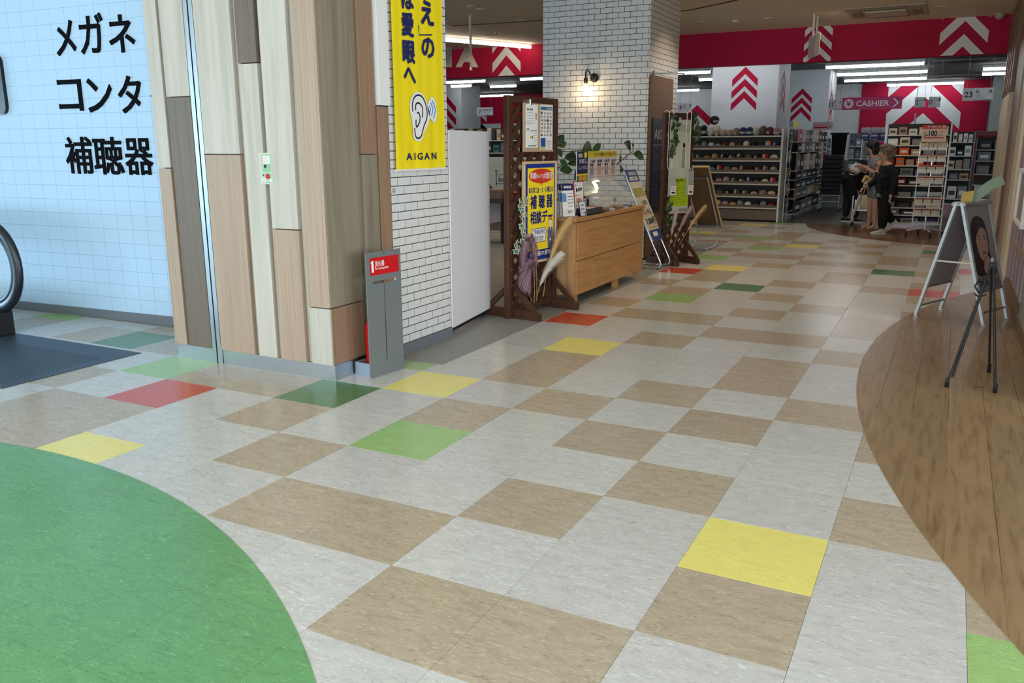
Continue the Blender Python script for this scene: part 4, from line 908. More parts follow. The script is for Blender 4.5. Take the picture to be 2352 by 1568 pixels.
for nm, x in hooks:
    h_ = thing('over_hook', 'white wire double hook hung over the screen top, %s one' % nm, 'hook', on2(x, 0, 1.1), A2, 'wire hooks on the second screen')
    for d in (0, .075):
        g = G(); g.tube([(d, .035, 1.70 - 1.1), (d, .036, 1.83 - 1.1), (d, .0, 1.845 - 1.1), (d, -.035, 1.83 - 1.1), (d, -.035, 1.20 - 1.1), (d + .005, -.05, 1.15 - 1.1), (d + .01, -.085, 1.15 - 1.1), (d + .012, -.1, 1.20 - 1.1)], .005, 8); B(g, 'wire', M('wire_white', (226, 226, 224), .4), h_)
    pk = thing('hanging_pack', 'transparent goods pack hanging from the %s white wire hook' % nm, 'package', on2(x + .03, -.085, .84), A2, 'packs on the wire hooks')
    B(G().bbox(-.05, .07, -.014, .012, 0.0, .30, .004), 'bag', M('pack_film', (206, 210, 214), .2, alpha=.4), pk); p = P((-.06, -.0145, 0), X_, Z_, .001); p.rect(.03, .01, .125, .12, PAPER).up().txt('お試し', .04, .09, .115, .11, INK).rect(.05, .03, .11, .05, INK).rect(.04, .07, .115, .076, RED); p.build('label', pk, False)
ivy('green leafy garland hanging from the top of the second screen', [(.12, -.04, 1.79), (.14, -.05, 1.6), (.12, -.05, 1.4), (.11, -.05, 1.3)], 34, .042, T2, 8, False)
ivy('short green ivy sprig at the far post of the second screen', [(.47, -.03, 1.82), (.50, -.04, 1.7), (.50, -.04, 1.56), (.49, -.04, 1.5)], 16, .05, T2, 9, False)
ivy('dark green ivy trailing low down the near post of the second screen', [(.06, -.04, .80), (.07, -.05, .65), (.05, -.05, .5), (.06, -.05, .38)], 22, .045, T2, 10, False)
plume('pale pampas plume low on the second lattice screen', on2(.12, -.06, .2), on2(.20, -.08, .66), (0, 0, .05), .7, .045, PWH, 15, 500)
plume('rosy pampas plume in the middle of the second lattice screen', on2(.18, -.07, .22), on2(.42, -.1, .68), (0, 0, .08), .7, .045, MAUV2, 16, 500)
plume('straw pampas plume leaning past the second lattice screen', on2(.28, -.08, .24), on2(.66, -.12, .70), (0, 0, .06), .7, .04, PTAN, 17, 500)

# -------- easel seen from behind
ez = thing('easel_sign', 'chrome easel seen from behind holding a framed board by the stone apron end', 'sign stand', (-2.4, 9.1, 0))
U2 = Vector((.985, .17, 0)); Bt, Bb = Vector((-2.60, 8.93, 1.145)), Vector((-2.52, 9.52, .30)); v2 = (Bt - Bb); h2 = v2.length; v2.normalize(); N2 = U2.cross(v2)
G().prism([(0, 0), (.34, 0), (.34, h2), (0, h2)], Bb, U2, v2, -N2, .014).build('back_board', M('hardboard', (112, 88, 62), .7), ez)
for a, b, c_, d in ((-.014, 0, 0, h2), (.34, .356, 0, h2), (-.014, .356, h2, h2 + .016), (-.014, .356, -.016, 0)): G().prism([(a, c_), (b, c_), (b, d), (a, d)], Bb - N2 * .016, U2, v2, N2, .03).build('frame_bar', PINE, ez)
for x in (-.02, .27):
    q = Bb + U2 * (x + .03); t = q + v2 * (h2 * .86)
    G().tube([t + N2 * .03, q + v2 * .1 + N2 * .03, q + N2 * .035 + Vector((0, .03, -.1)), Vector((q.x + .01, q.y - .12, .05)), Vector((q.x, q.y - .22, .017)), Vector((q.x - .02, q.y - .62, .017))], .012, 8).build('leg', M('easel_tube', (206, 210, 214), .3, .55), ez)
G().tube([Bb + N2 * .03 + v2 * h2 * .84, Bb + N2 * .03 + v2 * h2 * .84 + U2 * .33], .012, 8).build('cross_bar', GREYM, ez); G().bbox(-2.60, -2.16, 9.46, 9.50, .285, .315, .003).build('ledge', GREYM, ez)
G().tube([(-2.55, 8.92, .017), (-2.24, 8.95, .017)], .011, 8).build('base_bar', CHROME, ez)

# -------- wall sconce
sc = thing('wall_sconce', 'black gooseneck wall sconce with a glowing clear bulb on the brick column', 'wall lamp', (-3.48, 7.66, 2.2))
G().lathe([(0, 0), (.055, 0), (.055, .018), (.03, .028), (0, .028)], (-3.43, 7.667, 2.275), 20, 0, 'y').build('back_plate', BLACK, sc)
for o in sc.children:
    for v in o.data.vertices: v.co.y = 2 * (7.667 - 7.66) - v.co.y
G().tube([(-3.43, 7.64, 2.275), (-3.455, 7.60, 2.30), (-3.475, 7.585, 2.35), (-3.50, 7.58, 2.365), (-3.515, 7.58, 2.34), (-3.515, 7.58, 2.27)], .010, 8).build('gooseneck', BLACK, sc)
G().lathe([(0, .0), (.026, 0), (.024, .06), (.012, .07), (0, .07)], (-3.515, 7.58, 2.205), 14).build('socket', BLACK, sc)
G().lathe([(.002, -.13), (.02, -.12), (.036, -.085), (.034, -.05), (.018, -.005), (.016, 0)], (-3.515, 7.58, 2.205), 16).build('bulb_glass', M('bulb_glass', (1, .93, .8, 1), .1, alpha=.35), sc); G().ball((-3.515, 7.58, 2.13), (.011, .011, .026), 10, 8).build('filament', M('filament', (1, .72, .36, 1), .5, emit=60), sc)
l = bpy.data.lights.new('sconce_bulb', 'POINT'); l.energy = 3.2; l.color = (1, .7, .4); l.shadow_soft_size = .03; o = bpy.data.objects.new('sconce_bulb', l); COL.objects.link(o); o.location = (-3.515, 7.54, 2.11)

# -------- A-frame board
af = thing('a_frame_sign', 'white aluminium A-frame sign with a portrait poster on the oak floor', 'sign stand', (.9, 5.31, 0))
ALU = M('aluminium_white', (206, 216, 224), .35, .3); ALS = M('aluminium', (170, 172, 174), .3, .8); PANELG = M('board_grey', (150, 143, 148), .6)
n0, f0 = Vector((.563, 5.202, .016)), Vector((.748, 5.621, .016)); n1, f1 = Vector((1.067, 5.015, .016)), Vector((1.251, 5.42, .016))
rn0, rf0 = Vector((.795, 5.115, .975)), Vector((.985, 5.53, .975))
ax = (rf0 - rn0).normalized()
def bar(a, b, w, d, nm, m, side):
    """flat bar from a to b, width w along the ridge direction"""
    t = (b - a).normalized(); n = t.cross(ax).normalized(); g = G(); g.prism([(-w / 2, 0), (w / 2, 0), (w / 2, (b - a).length), (-w / 2, (b - a).length)], a - n * d / 2, ax, t, n, d); return g.build(nm, m, af)
sh = Vector((.02, -.008, 0))
for a, b in ((n0, rn0 - sh), (f0, rf0 - sh), (n1, rn0 + sh), (f1, rf0 + sh)):
    t = (b - a).normalized(); s_ = ax; bar(a, b, .034, .022, 'leg', ALU, 1)
    G().bbox(a.x - .018, a.x + .018, a.y - .018, a.y + .018, .0018, .016, .003).build('foot', BLACK if False else ALS, af)
def panel(a0, b0, a1, b1, lo, hi, out, nm):
    A0, B0 = a0.lerp(a1, lo), b0.lerp(b1, lo); A1, B1 = a0.lerp(a1, hi), b0.lerp(b1, hi); u = (B0 - A0).normalized(); v = (A1 - A0).normalized(); n = u.cross(v) * out
    w = (B0 - A0).length; h = (A1 - A0).length; G().prism([(0, 0), (w, 0), (w, h), (0, h)], A0, u, v, u.cross(v), .008 if out > 0 else -.008).build(nm, PANELG, af); return A0, u, v, n, w, h
panel(n0, f0, rn0 - sh, rf0 - sh, .28, .97, 1, 'back_panel')
A0, u, v, n, w, h = panel(n1, f1, rn0 + sh, rf0 + sh, .27, .97, 1, 'front_panel')
if n.x < 0: n = -n
PG2 = M('poster_backdrop', (150, 148, 146), .4); HAIR = M('poster_dark_hair', (44, 34, 32), .5); SK2 = M('poster_skin', (184, 148, 130), .5); LIP = M('poster_lips', (150, 72, 68), .5); SHD = M('poster_blush', (176, 138, 122), .5)
p = P(A0 + n * .0085, u, v, .0012); assert p.N.dot(n) > 0
p.rect(.01, .0, w - .01, h, PG2).rect(.01, 0, w - .01, .12, M('poster_band', (206, 204, 202), .5)).up()
p.poly(blob([(.03, .14), (.02, .40), (.06, .56), (.17, .61), (.29, .57), (.33, .42), (.31, .3), (.38, .13), (.2, .12)]), HAIR).up()
p.poly(blob([(.13, .27), (.10, .40), (.13, .51), (.21, .55), (.29, .50), (.305, .38), (.27, .29), (.20, .24)]), SK2).poly(blob([(.17, .14), (.2, .25), (.27, .27), (.33, .2), (.36, .14)]), SK2).up()
p.poly(blob([(.10, .44), (.12, .55), (.2, .58), (.30, .52), (.31, .45), (.27, .5), (.2, .51), (.14, .47)]), HAIR)
for cx in (.155, .255): p.ell(cx, .405, .02, .008, PAPER).line(curve([(cx - .026, .435), (cx, .445), (cx + .026, .437)]), .006, HAIR).ell(cx, .405, .008, .008, INK, 5).line(curve([(cx - .022, .408), (cx, .416), (cx + .022, .408)]), .004, INK, 6)
p.line(curve([(.21, .40), (.198, .35), (.215, .345)]), .004, SHD).poly(blob([(.175, .305), (.205, .315), (.24, .305), (.207, .287)]), LIP)
for k in range(4): p.poly(blob([(.29 + k * .018, .14 + k * .012), (.282 + k * .018, .21 + k * .008), (.296 + k * .018, .225 + k * .006), (.304 + k * .018, .15 + k * .012)]), SHD if k % 2 else SK2, 5)
p.txt('fellin', .03, .035, .19, .105, INK, 5).txt('CONTACT', .24, .05, .38, .07, INK, 5); p.rect(.24, .085, .36, .089, GRY, 5)
p.build('portrait_print', af)
tr_ = (rn0 + rf0) / 2
G().prism([(-.055, -.012), (.055, -.012), (.055, .012), (.035, .022), (-.035, .022), (-.055, .012)], rn0 - ax * .012 + Vector((0, 0, -.01)), Vector((ax.y, -ax.x, 0)), Z_, ax, (rf0 - rn0).length + .024).build('top_clip', ALS, af)
for a0, b0, a1, b1, nm in ((n1, f1, rn0 + sh, rf0 + sh, 'clip_rail'), (n0, f0, rn0 - sh, rf0 - sh, 'clip_rail')): G().tube([a0.lerp(a1, .265), b0.lerp(b1, .265)], .013, 8).build(nm, GREYM, af)
for a0, b0, a1, b1 in ((n1, f1, rn0, rf0), (n0, f0, rn0, rf0)): G().tube([a0.lerp(a1, .09), b0.lerp(b1, .09)], .010, 8).build('cross_bar', GREYM, af)
G().tube([n0.lerp(rn0, .5), n1.lerp(rn0, .5)], .008, 8).build('spreader', M('spreader_white', (214, 210, 200), .5), af)
# two paper tags stuck behind the top
t = tag(G().add([(.80, 5.18, .985), (.885, 5.20, .985), (.895, 5.22, 1.075), (.81, 5.19, 1.06), (.80, 5.183, .985), (.885, 5.203, .985), (.895, 5.223, 1.075), (.81, 5.193, 1.06)], [(0, 1, 2, 3), (7, 6, 5, 4), (0, 4, 5, 1), (1, 5, 6, 2), (2, 6, 7, 3), (3, 7, 4, 0)]).build('paper_slip', M('slip_yellow', (190, 164, 86), .6)), 'small yellow paper slip standing on the A-frame sign top', 'paper')
vs_ = []; fs_ = []
for k in range(9):
    a = k / 8; c_ = Vector((.895 + .17 * a + .03 * a * a, 5.27 + .05 * a, .985 + .15 * a + .03 * math.sin(pi * a) + .02 * a * a)); d = Vector((-.022, 0, .045)) if k else Vector((-.03, 0, .01)); vs_ += [c_ - d * .7, c_ + d * .9]
for k in range(8): fs_.append((2 * k, 2 * k + 1, 2 * k + 3, 2 * k + 2))
tag(G().add(vs_, fs_, 0, True).build('paper_slip', M('slip_green', (136, 156, 132), .6)), 'long pale green paper strip curling up from the A-frame sign top', 'paper')

# -------- folded black tripod easel
tp = thing('tripod', 'slim black folding tripod easel standing in front of the A-frame sign', 'easel', (.95, 2.95, 0))
ta, tb = Vector((.82, 2.92, .0022)), Vector((1.076, 2.91, .0022)); top = Vector((.985, 3.15, .735))
G().tube([ta + Vector((0, 0, .02)), ta.lerp(top, .93)], .006, 8).build('leg', BLACK, tp); G().tube([ta.lerp(top, .08) + Vector((.012, 0, 0)), top], .007, 8).build('leg_tube', BLACK, tp)
G().tube([tb + Vector((0, 0, .02)), top + Vector((.012, 0, 0))], .008, 8).build('leg', BLACK, tp); rear = Vector((1.06, 3.42, .0022)); G().tube([rear + Vector((0, 0, .02)), top], .007, 8).build('leg', BLACK, tp)
for q in (ta, tb, rear): G().lathe([(0, 0), (.012, 0), (.011, .05), (.009, .055), (0, .055)], q, 10).build('rubber_foot', BLACK, tp)
G().bbox(top.x - .012, top.x + .02, top.y - .012, top.y + .012, top.z - .02, top.z + .012, .004).build('hub', BLACK, tp); G().bbox(top.x - .006, top.x + .01, top.y - .006, top.y + .006, top.z + .012, top.z + .04, .003).build('clip', M('hub_grey', (120, 120, 118), .5), tp)
hb = ta.lerp(top, .82); G().tube([hb + Vector((-.03, 0, .03)), hb + Vector((-.045, -.02, 0)), hb + Vector((-.02, -.02, -.04)), hb + Vector((.01, 0, -.03))], .006, 8).build('support_hook', BLACK, tp); G().tube([hb + Vector((-.04, 0, -.05)), hb + Vector((-.02, -.02, -.06)), hb + Vector((.02, -.01, -.05))], .006, 8).build('support_hook', BLACK, tp)
for k in range(9): q = ta.lerp(top, .78 - k * .042); G().tube([q + Vector((-.012, -.004, 0)), q + Vector((-.002, -.008, -.014)), q + Vector((-.006, -.002, -.022))], .003, 6).build('chain_link', BLACK, tp)
tag(G().tube([(1.058, 2.93, .19), (1.052, 2.925, .10), (1.03, 2.94, .03), (1.0, 2.97, .006), (.975, 2.99, .006)], .0022, 6).build('cord', M('brown_cord', (96, 60, 42), .7)), 'thin brown cord trailing onto the oak floor beside the tripod leg', 'cord')

# -------- escalator end and floor plate
es = thing('escalator', 'escalator end with black rubber handrail loop and glass balustrade', 'escalator', (-6.4, 1.3, 0))
RUB = M('handrail_rubber', (26, 32, 38), .35); yb = 1.22; cx, cz, rr = -5.82, .545, .325
loop = [(-8.5, yb, cz + rr)] + [(cx + rr * math.sin(a), yb, cz + rr * math.cos(a)) for a in [pi * k / 16 for k in range(17)]] + [(-8.5, yb, cz - rr)]
G().tube(loop, .048, 12, flatten=(.62, 1)).build('handrail', RUB, es)
loop2 = [(-8.5, yb, cz + rr - .05)] + [(cx + (rr - .05) * math.sin(a), yb, cz + (rr - .05) * math.cos(a)) for a in [pi * k / 16 for k in range(17)]] + [(-8.5, yb, cz - rr + .05)]
G().tube(loop2, .022, 8).build('inner_rail', M('rail_slate', (70, 86, 100), .3, .6), es)
pts = [(-8.5, cz + rr - .06)] + [(cx + (rr - .06) * math.sin(a), cz + (rr - .06) * math.cos(a)) for a in [pi * k / 16 for k in range(17)]] + [(-8.5, cz - rr + .06)]
G().prism([(x, z) for x, z in pts][::-1], (0, yb - .006, 0), X_, Z_, (0, 1, 0), .012).build('glass', M('balustrade_glass', (214, 236, 238), .05, alpha=.07), es)
G().bbox(-8.5, -5.74, yb - .07, yb + .07, .0, .20, .01).build('newel_base', BLACK, es); G().bbox(-8.5, -5.9, yb - .05, yb + .05, .20, .30, .01).build('skirt', M('escalator_skirt', (46, 52, 56), .4), es)
mat_ = thing('floor_plate', 'dark blue grey ribbed metal escalator floor plate at the left edge', 'floor plate', (-6, .8, 0))
PL = M('plate_metal', (64, 78, 92), .42, .5)
G().box(-8.5, -4.32, .288, 1.30, .0002, .004).build('plate', PL, mat_)
g = G(); y = .33; r = 0
while y < 1.08:
    x = -7.4 + (.02 if r % 2 else 0)
    while x < -4.42:
        g.add([(x, y - .005, .004), (x + .026, y - .005, .004), (x + .026, y + .005, .004), (x, y + .005, .004), (x + .006, y, .0062), (x + .02, y, .0062)], [(0, 1, 5, 4), (1, 2, 5), (2, 3, 4, 5), (3, 0, 4)]); x += .04
    y += .02; r += 1
o = g.build('tread_pattern', PL, mat_); o['kind'] = 'stuff'

# -------- things hanging from or fixed to the corridor ceiling
hs = thing('hanging_sign', 'square backlit direction sign hanging from two ceiling rods', 'sign', (-1.457, 12.1, 2.95))
G().tube([(-1.459, 11.93, ZC), (-1.459, 11.93, 3.1)], .018, 8).build('rod', TRIMW, hs); G().tube([(-1.457, 12.28, ZC), (-1.457, 12.28, 3.1)], .018, 8).build('rod', TRIMW, hs)
G(Matrix.Translation((-1.458, 12.1, 2.98)) @ Matrix.Rotation(.35, 4, 'Z')).bbox(-.035, .035, -.27, .27, -.17, .17, .012).build('box', M('sign_body', (196, 178, 160), .4), hs)
Tm = Matrix.Translation((-1.458, 12.1, 2.98)) @ Matrix.Rotation(.35, 4, 'Z')
p = P(Tm @ Vector((.0355, -.27, -.17)), Tm.to_3x3() @ Vector((0, 1, 0)), Z_, .001); p.rect(.015, .015, .525, .325, M('sign_face', (214, 184, 160), .5)).up(); BRN = M('sign_brown_text', (96, 66, 56), .6)
for k, s_ in enumerate('お手洗'): p.txt(s_, .08, .23 - k * .08, .14, .29 - k * .08, BRN)
p.rect(.26, .04, .33, .09, INK)
for k in range(3): p.rect(.22 + k * .1, .15, .26 + k * .1, .29, BRN)
p.build('print', hs)
ia = thing('hanging_letters', 'large grey cut out letters with white edges hanging from a ceiling pole', 'sign', (-6.3, 9.5, 2.7))
G().tube([(-6.291, 9.497, ZC), (-6.291, 9.497, 2.62)], .022, 8).build('pole', TRIMW, ia)
LG2 = M('letter_grey', (150, 140, 126), .5); LWE = M('letter_edge', (250, 246, 236), .5)
def cutout(s, x0, x1, z0, z1):
    Tt = Matrix.Translation((-6.33, 9.44, 0)) @ Matrix.Rotation(math.radians(34), 4, 'Z'); v, f = tmesh(s, .05); n = len(v); ed = {}
    for t in f:
        for i in range(len(t)): ed[(t[i], t[(i + 1) % len(t)])] = 1
    a = [Tt @ Vector((x0 + (x1 - x0) * q[0], -.03, z0 + (z1 - z0) * q[1])) for q in v]; b = [Tt @ Vector((x0 + (x1 - x0) * q[0], .03, z0 + (z1 - z0) * q[1])) for q in v]
    g = G(); g.add(a + b, [tuple(t) for t in f] + [tuple(n + i for i in reversed(t)) for t in f], 0); g.add(a + b, [(i, n + i, n + j, j) for i, j in ed if (j, i) not in ed], 1); g.build('letter', [LG2, LWE], ia)
cutout('A', -.18, .18, 2.66, 2.96); cutout('I', -.34, -.24, 2.66, 2.96); cutout('R', -.70, -.40, 2.66, 2.96)
acu = thing('ceiling_cassette', 'square white ceiling air conditioning cassette with rounded louvres', 'air conditioner', (-.43, 12.2, ZC - .03))
G().bbox(-1.0, .13, 11.6, 12.75, ZC - .02, ZC - .001, .006).build('panel', M('cassette_panel', (190, 178, 162), .5), acu); G().bbox(-.72, -.14, 11.9, 12.45, ZC - .05, ZC - .021, .01).build('grille', M('cassette_grille', (206, 198, 182), .5), acu)
for a in ((-.72, -.14, 11.68, 11.82), (-.72, -.14, 12.53, 12.67), (-.93, -.79, 11.9, 12.45), (-.07, .07, 11.9, 12.45)): G().bbox(*a, ZC - .035, ZC - .021, .006).build('louvre', M('cassette_louvre', (150, 138, 122), .5), acu)
tag(G().lathe([(.0, -.03), (.05, -.025), (.06, 0), (0, 0)], (-2.723, 12.089, ZC), 16).build('smoke_detector', TRIMW), 'small round smoke detector on the ceiling near the brick column', 'detector')
tag(G().lathe([(.0, -.012), (.06, -.01), (.065, 0), (0, 0)], (-2.19, 12.05, ZC), 16).build('speaker_grille', TRIMW), 'flat round ceiling disc right of the smoke detector', 'speaker')
tag(G().ball((1.13, 13.3, ZC - .03), (.075, .075, .07), 14, 8).build('camera_dome', M('dome_beige', (180, 164, 148), .3)), 'beige security camera dome at the ceiling end by the right wall', 'camera')
tag(G().lathe([(.0, -.05), (.012, -.05), (.012, -.012), (.035, -.01), (.035, 0), (0, 0)], (-6.9, 11.5, ZC), 12).build('sprinkler', STEEL), 'small ceiling sprinkler head near the cove strip', 'sprinkler')
tag(G().tube([(-2.603, 2.034 + .02 + .012 * math.cos(a), 1.15 + .012 * math.sin(a)) for a in [2 * pi * k / 14 for k in range(14)]], .0025, 6, closed=True).build('wall_ring', STEEL), 'tiny steel ring fixed to the white brick below the banner', 'ring')
# ================================================================== the shop beyond
ORD = 'first second third fourth fifth sixth seventh eighth ninth tenth eleventh twelfth thirteenth fourteenth fifteenth sixteenth'.split()
SHB = M('shelf_brown', (112, 94, 78), .6); SHL = M('shelf_edge', (206, 196, 180), .5); WIRE = M('wire_frame', (208, 210, 210), .4, .3); SHW = M('shelf_white', (214, 214, 208), .5); DKB = M('shelf_back', (70, 60, 52), .7)
LBL = M('band_label', (176, 168, 156), .6)
COLS = {'red': (178, 30, 40), 'pink': (214, 130, 140), 'greige': (156, 146, 134), 'black': (24, 24, 26), 'white': (226, 222, 212), 'cream': (220, 204, 176), 'beige': (196, 174, 148), 'taupe': (134, 116, 100), 'navy': (34, 46, 92), 'pale green': (176, 182, 164), 'brown': (104, 76, 58), 'maroon': (104, 36, 40), 'mauve': (172, 116, 124),
        'grey': (134, 134, 134), 'light blue': (132, 154, 178), 'olive': (92, 88, 52), 'peach': (226, 150, 112), 'mustard': (160, 128, 44), 'charcoal': (58, 58, 60), 'slate': (104, 116, 128), 'blue': (92, 130, 176), 'tan': (184, 150, 118), 'orange': (226, 96, 34), 'rose': (178, 140, 132), 'yellow': (218, 192, 110), 'purple grey': (112, 106, 126), 'teal': (60, 116, 122)}
def CM(n, r=.75): return M('dye_' + n.replace(' ', '_'), COLS[n], r)
def THG(g, name, mats, label, cat, group=None): return tag(g.build(name, mats), label, cat, group)
yd = thing('yarn_display', 'long brown yarn display shelving full of yarn at the shop entrance', 'shelving', (-3.1, 14.25, 0))
X0, X1, YF, YB = -4.35, -2.19, 13.95, 14.42
G().bbox(X0, X1, YB - .02, YB, .03, 1.66, .003).build('back_panel', DKB, yd); G().bbox(X0, X1, YF + .01, YB - .02, .03, .225, .004).build('plinth', SHB, yd)
G().bbox(X1, X1 + .035, YF, YB + .02, .0, 1.74, .004).build('end_panel', SHW, yd)
SZ = [1.605, 1.378, 1.15, .928, .713, .472, .262]
for z in SZ:
    for a, b in ((X0, -3.262), (-3.258, X1)):
        G().box(a, b, YF, YB - .02, z - .018, z).build('shelf', [SHB], yd); G().bbox(a, b, YF - .008, YF, z - .022, z + .006, .002).build('shelf_edge', SHL, yd)
        if z < 1.5: G().bbox(a, b, YF + .006, YF + .014, z + .006, z + .052, .002).build('tray_lip', SHB, yd)
for x in (-3.29, -3.23): G().bbox(x - .015, x + .015, YF + .03, YF + .06, 0, .03, .003).build('foot', STEEL, yd)
def yarn(x, z, w, h, col, label, tall=False, y=None):
    g = G(); y = y or YF + .10; m = CM(col)
    prof = [(0, 0), (.5, .06), (.82, .22), (1, .5), (.86, .78), (.55, .94), (0, 1)]
    v0_ = len(g.v); n = 12
    T = Matrix.Translation((x, y, z))
    for k in range(n):
        pass
    vs2 = []; fs2 = []
    if tall:
        for r, t in prof:
            for i in range(n): a = 2 * pi * i / n; vs2.append((x + w / 2 * r * math.cos(a) * (1 + .03 * math.sin(5 * a)), y + w / 2 * r * math.sin(a), z + h * t))
    else:
        for r, t in prof:
            for i in range(n): a = 2 * pi * i / n; vs2.append((x - w / 2 + w * t, y + h / 2 * r * math.cos(a) * (1 + .04 * math.sin(4 * a)), z + h / 2 + h / 2 * r * math.sin(a)))
    for k in range(len(prof) - 1):
        for i in range(n): fs2.append((k * n + i, k * n + (i + 1) % n, k * n + n + (i + 1) % n, k * n + n + i))
    g.add(vs2, fs2, 0, True)
    for k, f in enumerate(g.f):
        if k // n in ((2, 3) if True else ()): g.m[k] = 1 if k // n == 2 and (k * 7 // n + len(label)) % 5 < 3 else 0
    return THG(g, 'yarn_ball', [m, LBL], label, 'yarn', 'yarn on the display shelves')
rows = [['red', 'greige', 'black', 'white', 'cream', 'beige', 'tan', 'taupe', 'navy', 'navy', 'pale green', 'brown', 'maroon', 'mauve'],
        ['rose', 'taupe', 'grey', 'white', 'light blue', 'maroon', 'beige', 'olive', 'cream', 'black', 'charcoal', 'peach', 'navy'],
        ['grey', 'charcoal', 'mustard', 'mustard', 'black', 'olive', 'charcoal', 'olive', 'black', 'red', 'cream'],
        ['slate', 'light blue', 'beige', 'blue', 'red', 'purple grey', 'tan', 'maroon', 'black', 'charcoal', 'brown', 'greige'],
        ['black', 'pink', 'tan', 'charcoal', 'olive', 'navy', 'black', 'cream', 'red'], ['orange', 'olive', 'black', 'charcoal', 'brown', 'rose', 'taupe', 'beige'], ['white', 'cream', 'pink', 'yellow', 'grey', 'white', 'charcoal', 'grey', 'maroon']]
names = ['top shelf', 'second shelf', 'third shelf', 'fourth shelf', 'fifth shelf', 'sixth shelf', 'lowest shelf']
for r, cl in enumerate(rows):
    xa = -4.0 if r < 4 else -3.56; n = len(cl); st_ = (-2.24 - xa) / n
    for k, c in enumerate(cl):
        x = xa + (k + .5) * st_; lab = '%s yarn %s on the %s of the yarn display, %s from the left' % (c, 'ball' if r == 0 else 'skein', names[r], ORD[k])
        if r == 0: yarn(x, SZ[0] + .001, .15, [.15, .2, .22, .22, .22, .15, .13, .16, .17, .17, .16, .19, .17, .15][k], c, lab, True, YF + .12)
        else: yarn(x, SZ[r] + .001, st_ * .92, (.15 if c in ('peach', 'cream') and r == 1 else .10 + .02 * ((k * 5 + r) % 3)), c, lab)
        if r == 1 and c in ('cream', 'peach'): pass
yarn(-3.52, SZ[0] + .222, .2, .17, 'black', 'large round black yarn ball perched above the others on the display top', True, YF + .22)
rn = random.Random(21)
# ---- shelf racks with goods, all single things
def rack(label, x0, x1, y0, y1, zs, top, post=WIRE, back=None, nm='shelf_rack', cat='shelving'):
    t = thing(nm, label, cat, ((x0 + x1) / 2, (y0 + y1) / 2, 0))
    for x in (x0, x1 - .025):
        for y in (y0, y1 - .025): G().bbox(x, x + .025, y, y + .025, 0, top, .003).build('upright', post, t)
    for z in zs: G().bbox(x0 + .026, x1 - .026, y0, y1, z - .02, z, .003).build('shelf', SHW, t)
    if back: G().box(x0 + .026, x1 - .026, y1 - .012, y1 - .002, zs[-1], top).build('back_panel', back, t)
    return t
LBL2 = M('carton_label', (150, 146, 140), .6); LBL3 = M('carton_label_dark', (70, 66, 66), .6)
def goods(x0, x1, y, z, n, hs, cols, what, where, d=.12, gap=.012, along='x', group=None, name='carton', label_m=PAPER):
    w = (x1 - x0) / n
    for k in range(n):
        h = hs[k % len(hs)]; c = cols[k % len(cols)]; a, b = x0 + k * w + gap / 2, x0 + (k + 1) * w - gap / 2
        g = G(); m = CM(c, .5)
        if along == 'x':
            g.bbox(a, b, y, y + d, z + .001, z + h, .004); label_m = random.Random(k * 13 + int(z * 100) + n).choice((LBL2, LBL3, LBL2, PAPER)); g.add([(a + w * .15, y - .001, z + h * .3), (b - w * .15, y - .001, z + h * .3), (b - w * .15, y - .001, z + h * .65), (a + w * .15, y - .001, z + h * .65)], [(0, 1, 2, 3)], 1)
        else:
            g.bbox(y - d, y, a, b, z + .001, z + h, .004); g.add([(y + .001, a + w * .15, z + h * .3), (y + .001, b - w * .15, z + h * .3), (y + .001, b - w * .15, z + h * .6), (y + .001, a + w * .15, z + h * .6)], [(0, 1, 2, 3)], 1)
        THG(g, name, [m, label_m], '%s %s %s, %s from the %s' % (c, what, where, ORD[k], 'left' if along == 'x' else 'near end'), what.split()[-1], group)
# middle rack behind the seed stand
mz = [1.603, 1.43, 1.262, 1.089, .915, .752, .554, .37, .243, .105]
rack('tall white shop rack with ten shelves of small goods behind the women', -.39, .64, 13.6, 13.95, mz, 1.79, back=DKB)
gcol = [['cream', 'rose', 'white', 'cream', 'beige', 'white'], ['white', 'cream', 'grey', 'charcoal', 'tan'], ['red', 'orange', 'tan', 'grey', 'slate'], ['red', 'orange', 'rose', 'orange', 'red', 'maroon'], ['charcoal', 'slate', 'purple grey', 'grey'], ['slate', 'maroon', 'charcoal', 'white', 'slate'], ['charcoal', 'grey', 'teal', 'slate'], ['slate', 'charcoal', 'grey', 'white'], ['grey', 'charcoal', 'slate'], ['charcoal', 'grey', 'navy']]
for k, z in enumerate(mz): goods(-.35, .60, 13.62, z, len(gcol[k]), [.11, .13, .10, .12] if k < 6 else [.10, .08], gcol[k], 'box', 'on the %s shelf of the middle rack' % ORD[k], .2, .03, group='boxes on the middle rack')
# seeds rack
sr = thing('seed_rack', 'chrome revolving seed packet stand on casters with a price sign', 'display stand', (.40, 12.4, 0))
cx, cy = .41, 12.42
G().tube([(cx, cy, .10), (cx, cy, 1.50)], .016, 10).build('pole', CHROME, sr)
for k in range(4):
    a = .35 + k * pi / 2; ex, ey = cx + .28 * math.cos(a), cy + .28 * math.sin(a)
    G().tube([(cx, cy, .16), (cx, cy, .13), (ex, ey, .085)], .013, 8).build('base_leg', M('stand_silver', (214, 216, 218), .25, .4), sr); g = G(); g.lathe([(0, -.012), (.03, -.012), (.03, .012), (0, .012)], (ex, ey, .031), 14, 0, 'x'); g.box(ex - .016, ex + .016, ey - .006, ey + .006, .03, .085); g.build('caster', BLACK, sr)
for x, y in ((-.19, -.13), (.19, -.13), (-.19, .17), (.19, .17)): G().tube([(cx + x, cy + y, .2), (cx + x, cy + y, 1.47)], .004, 6).build('wire_upright', CHROME, sr)
zr = [1.355, 1.18, 1.01, .84, .66, .50, .33, .20]
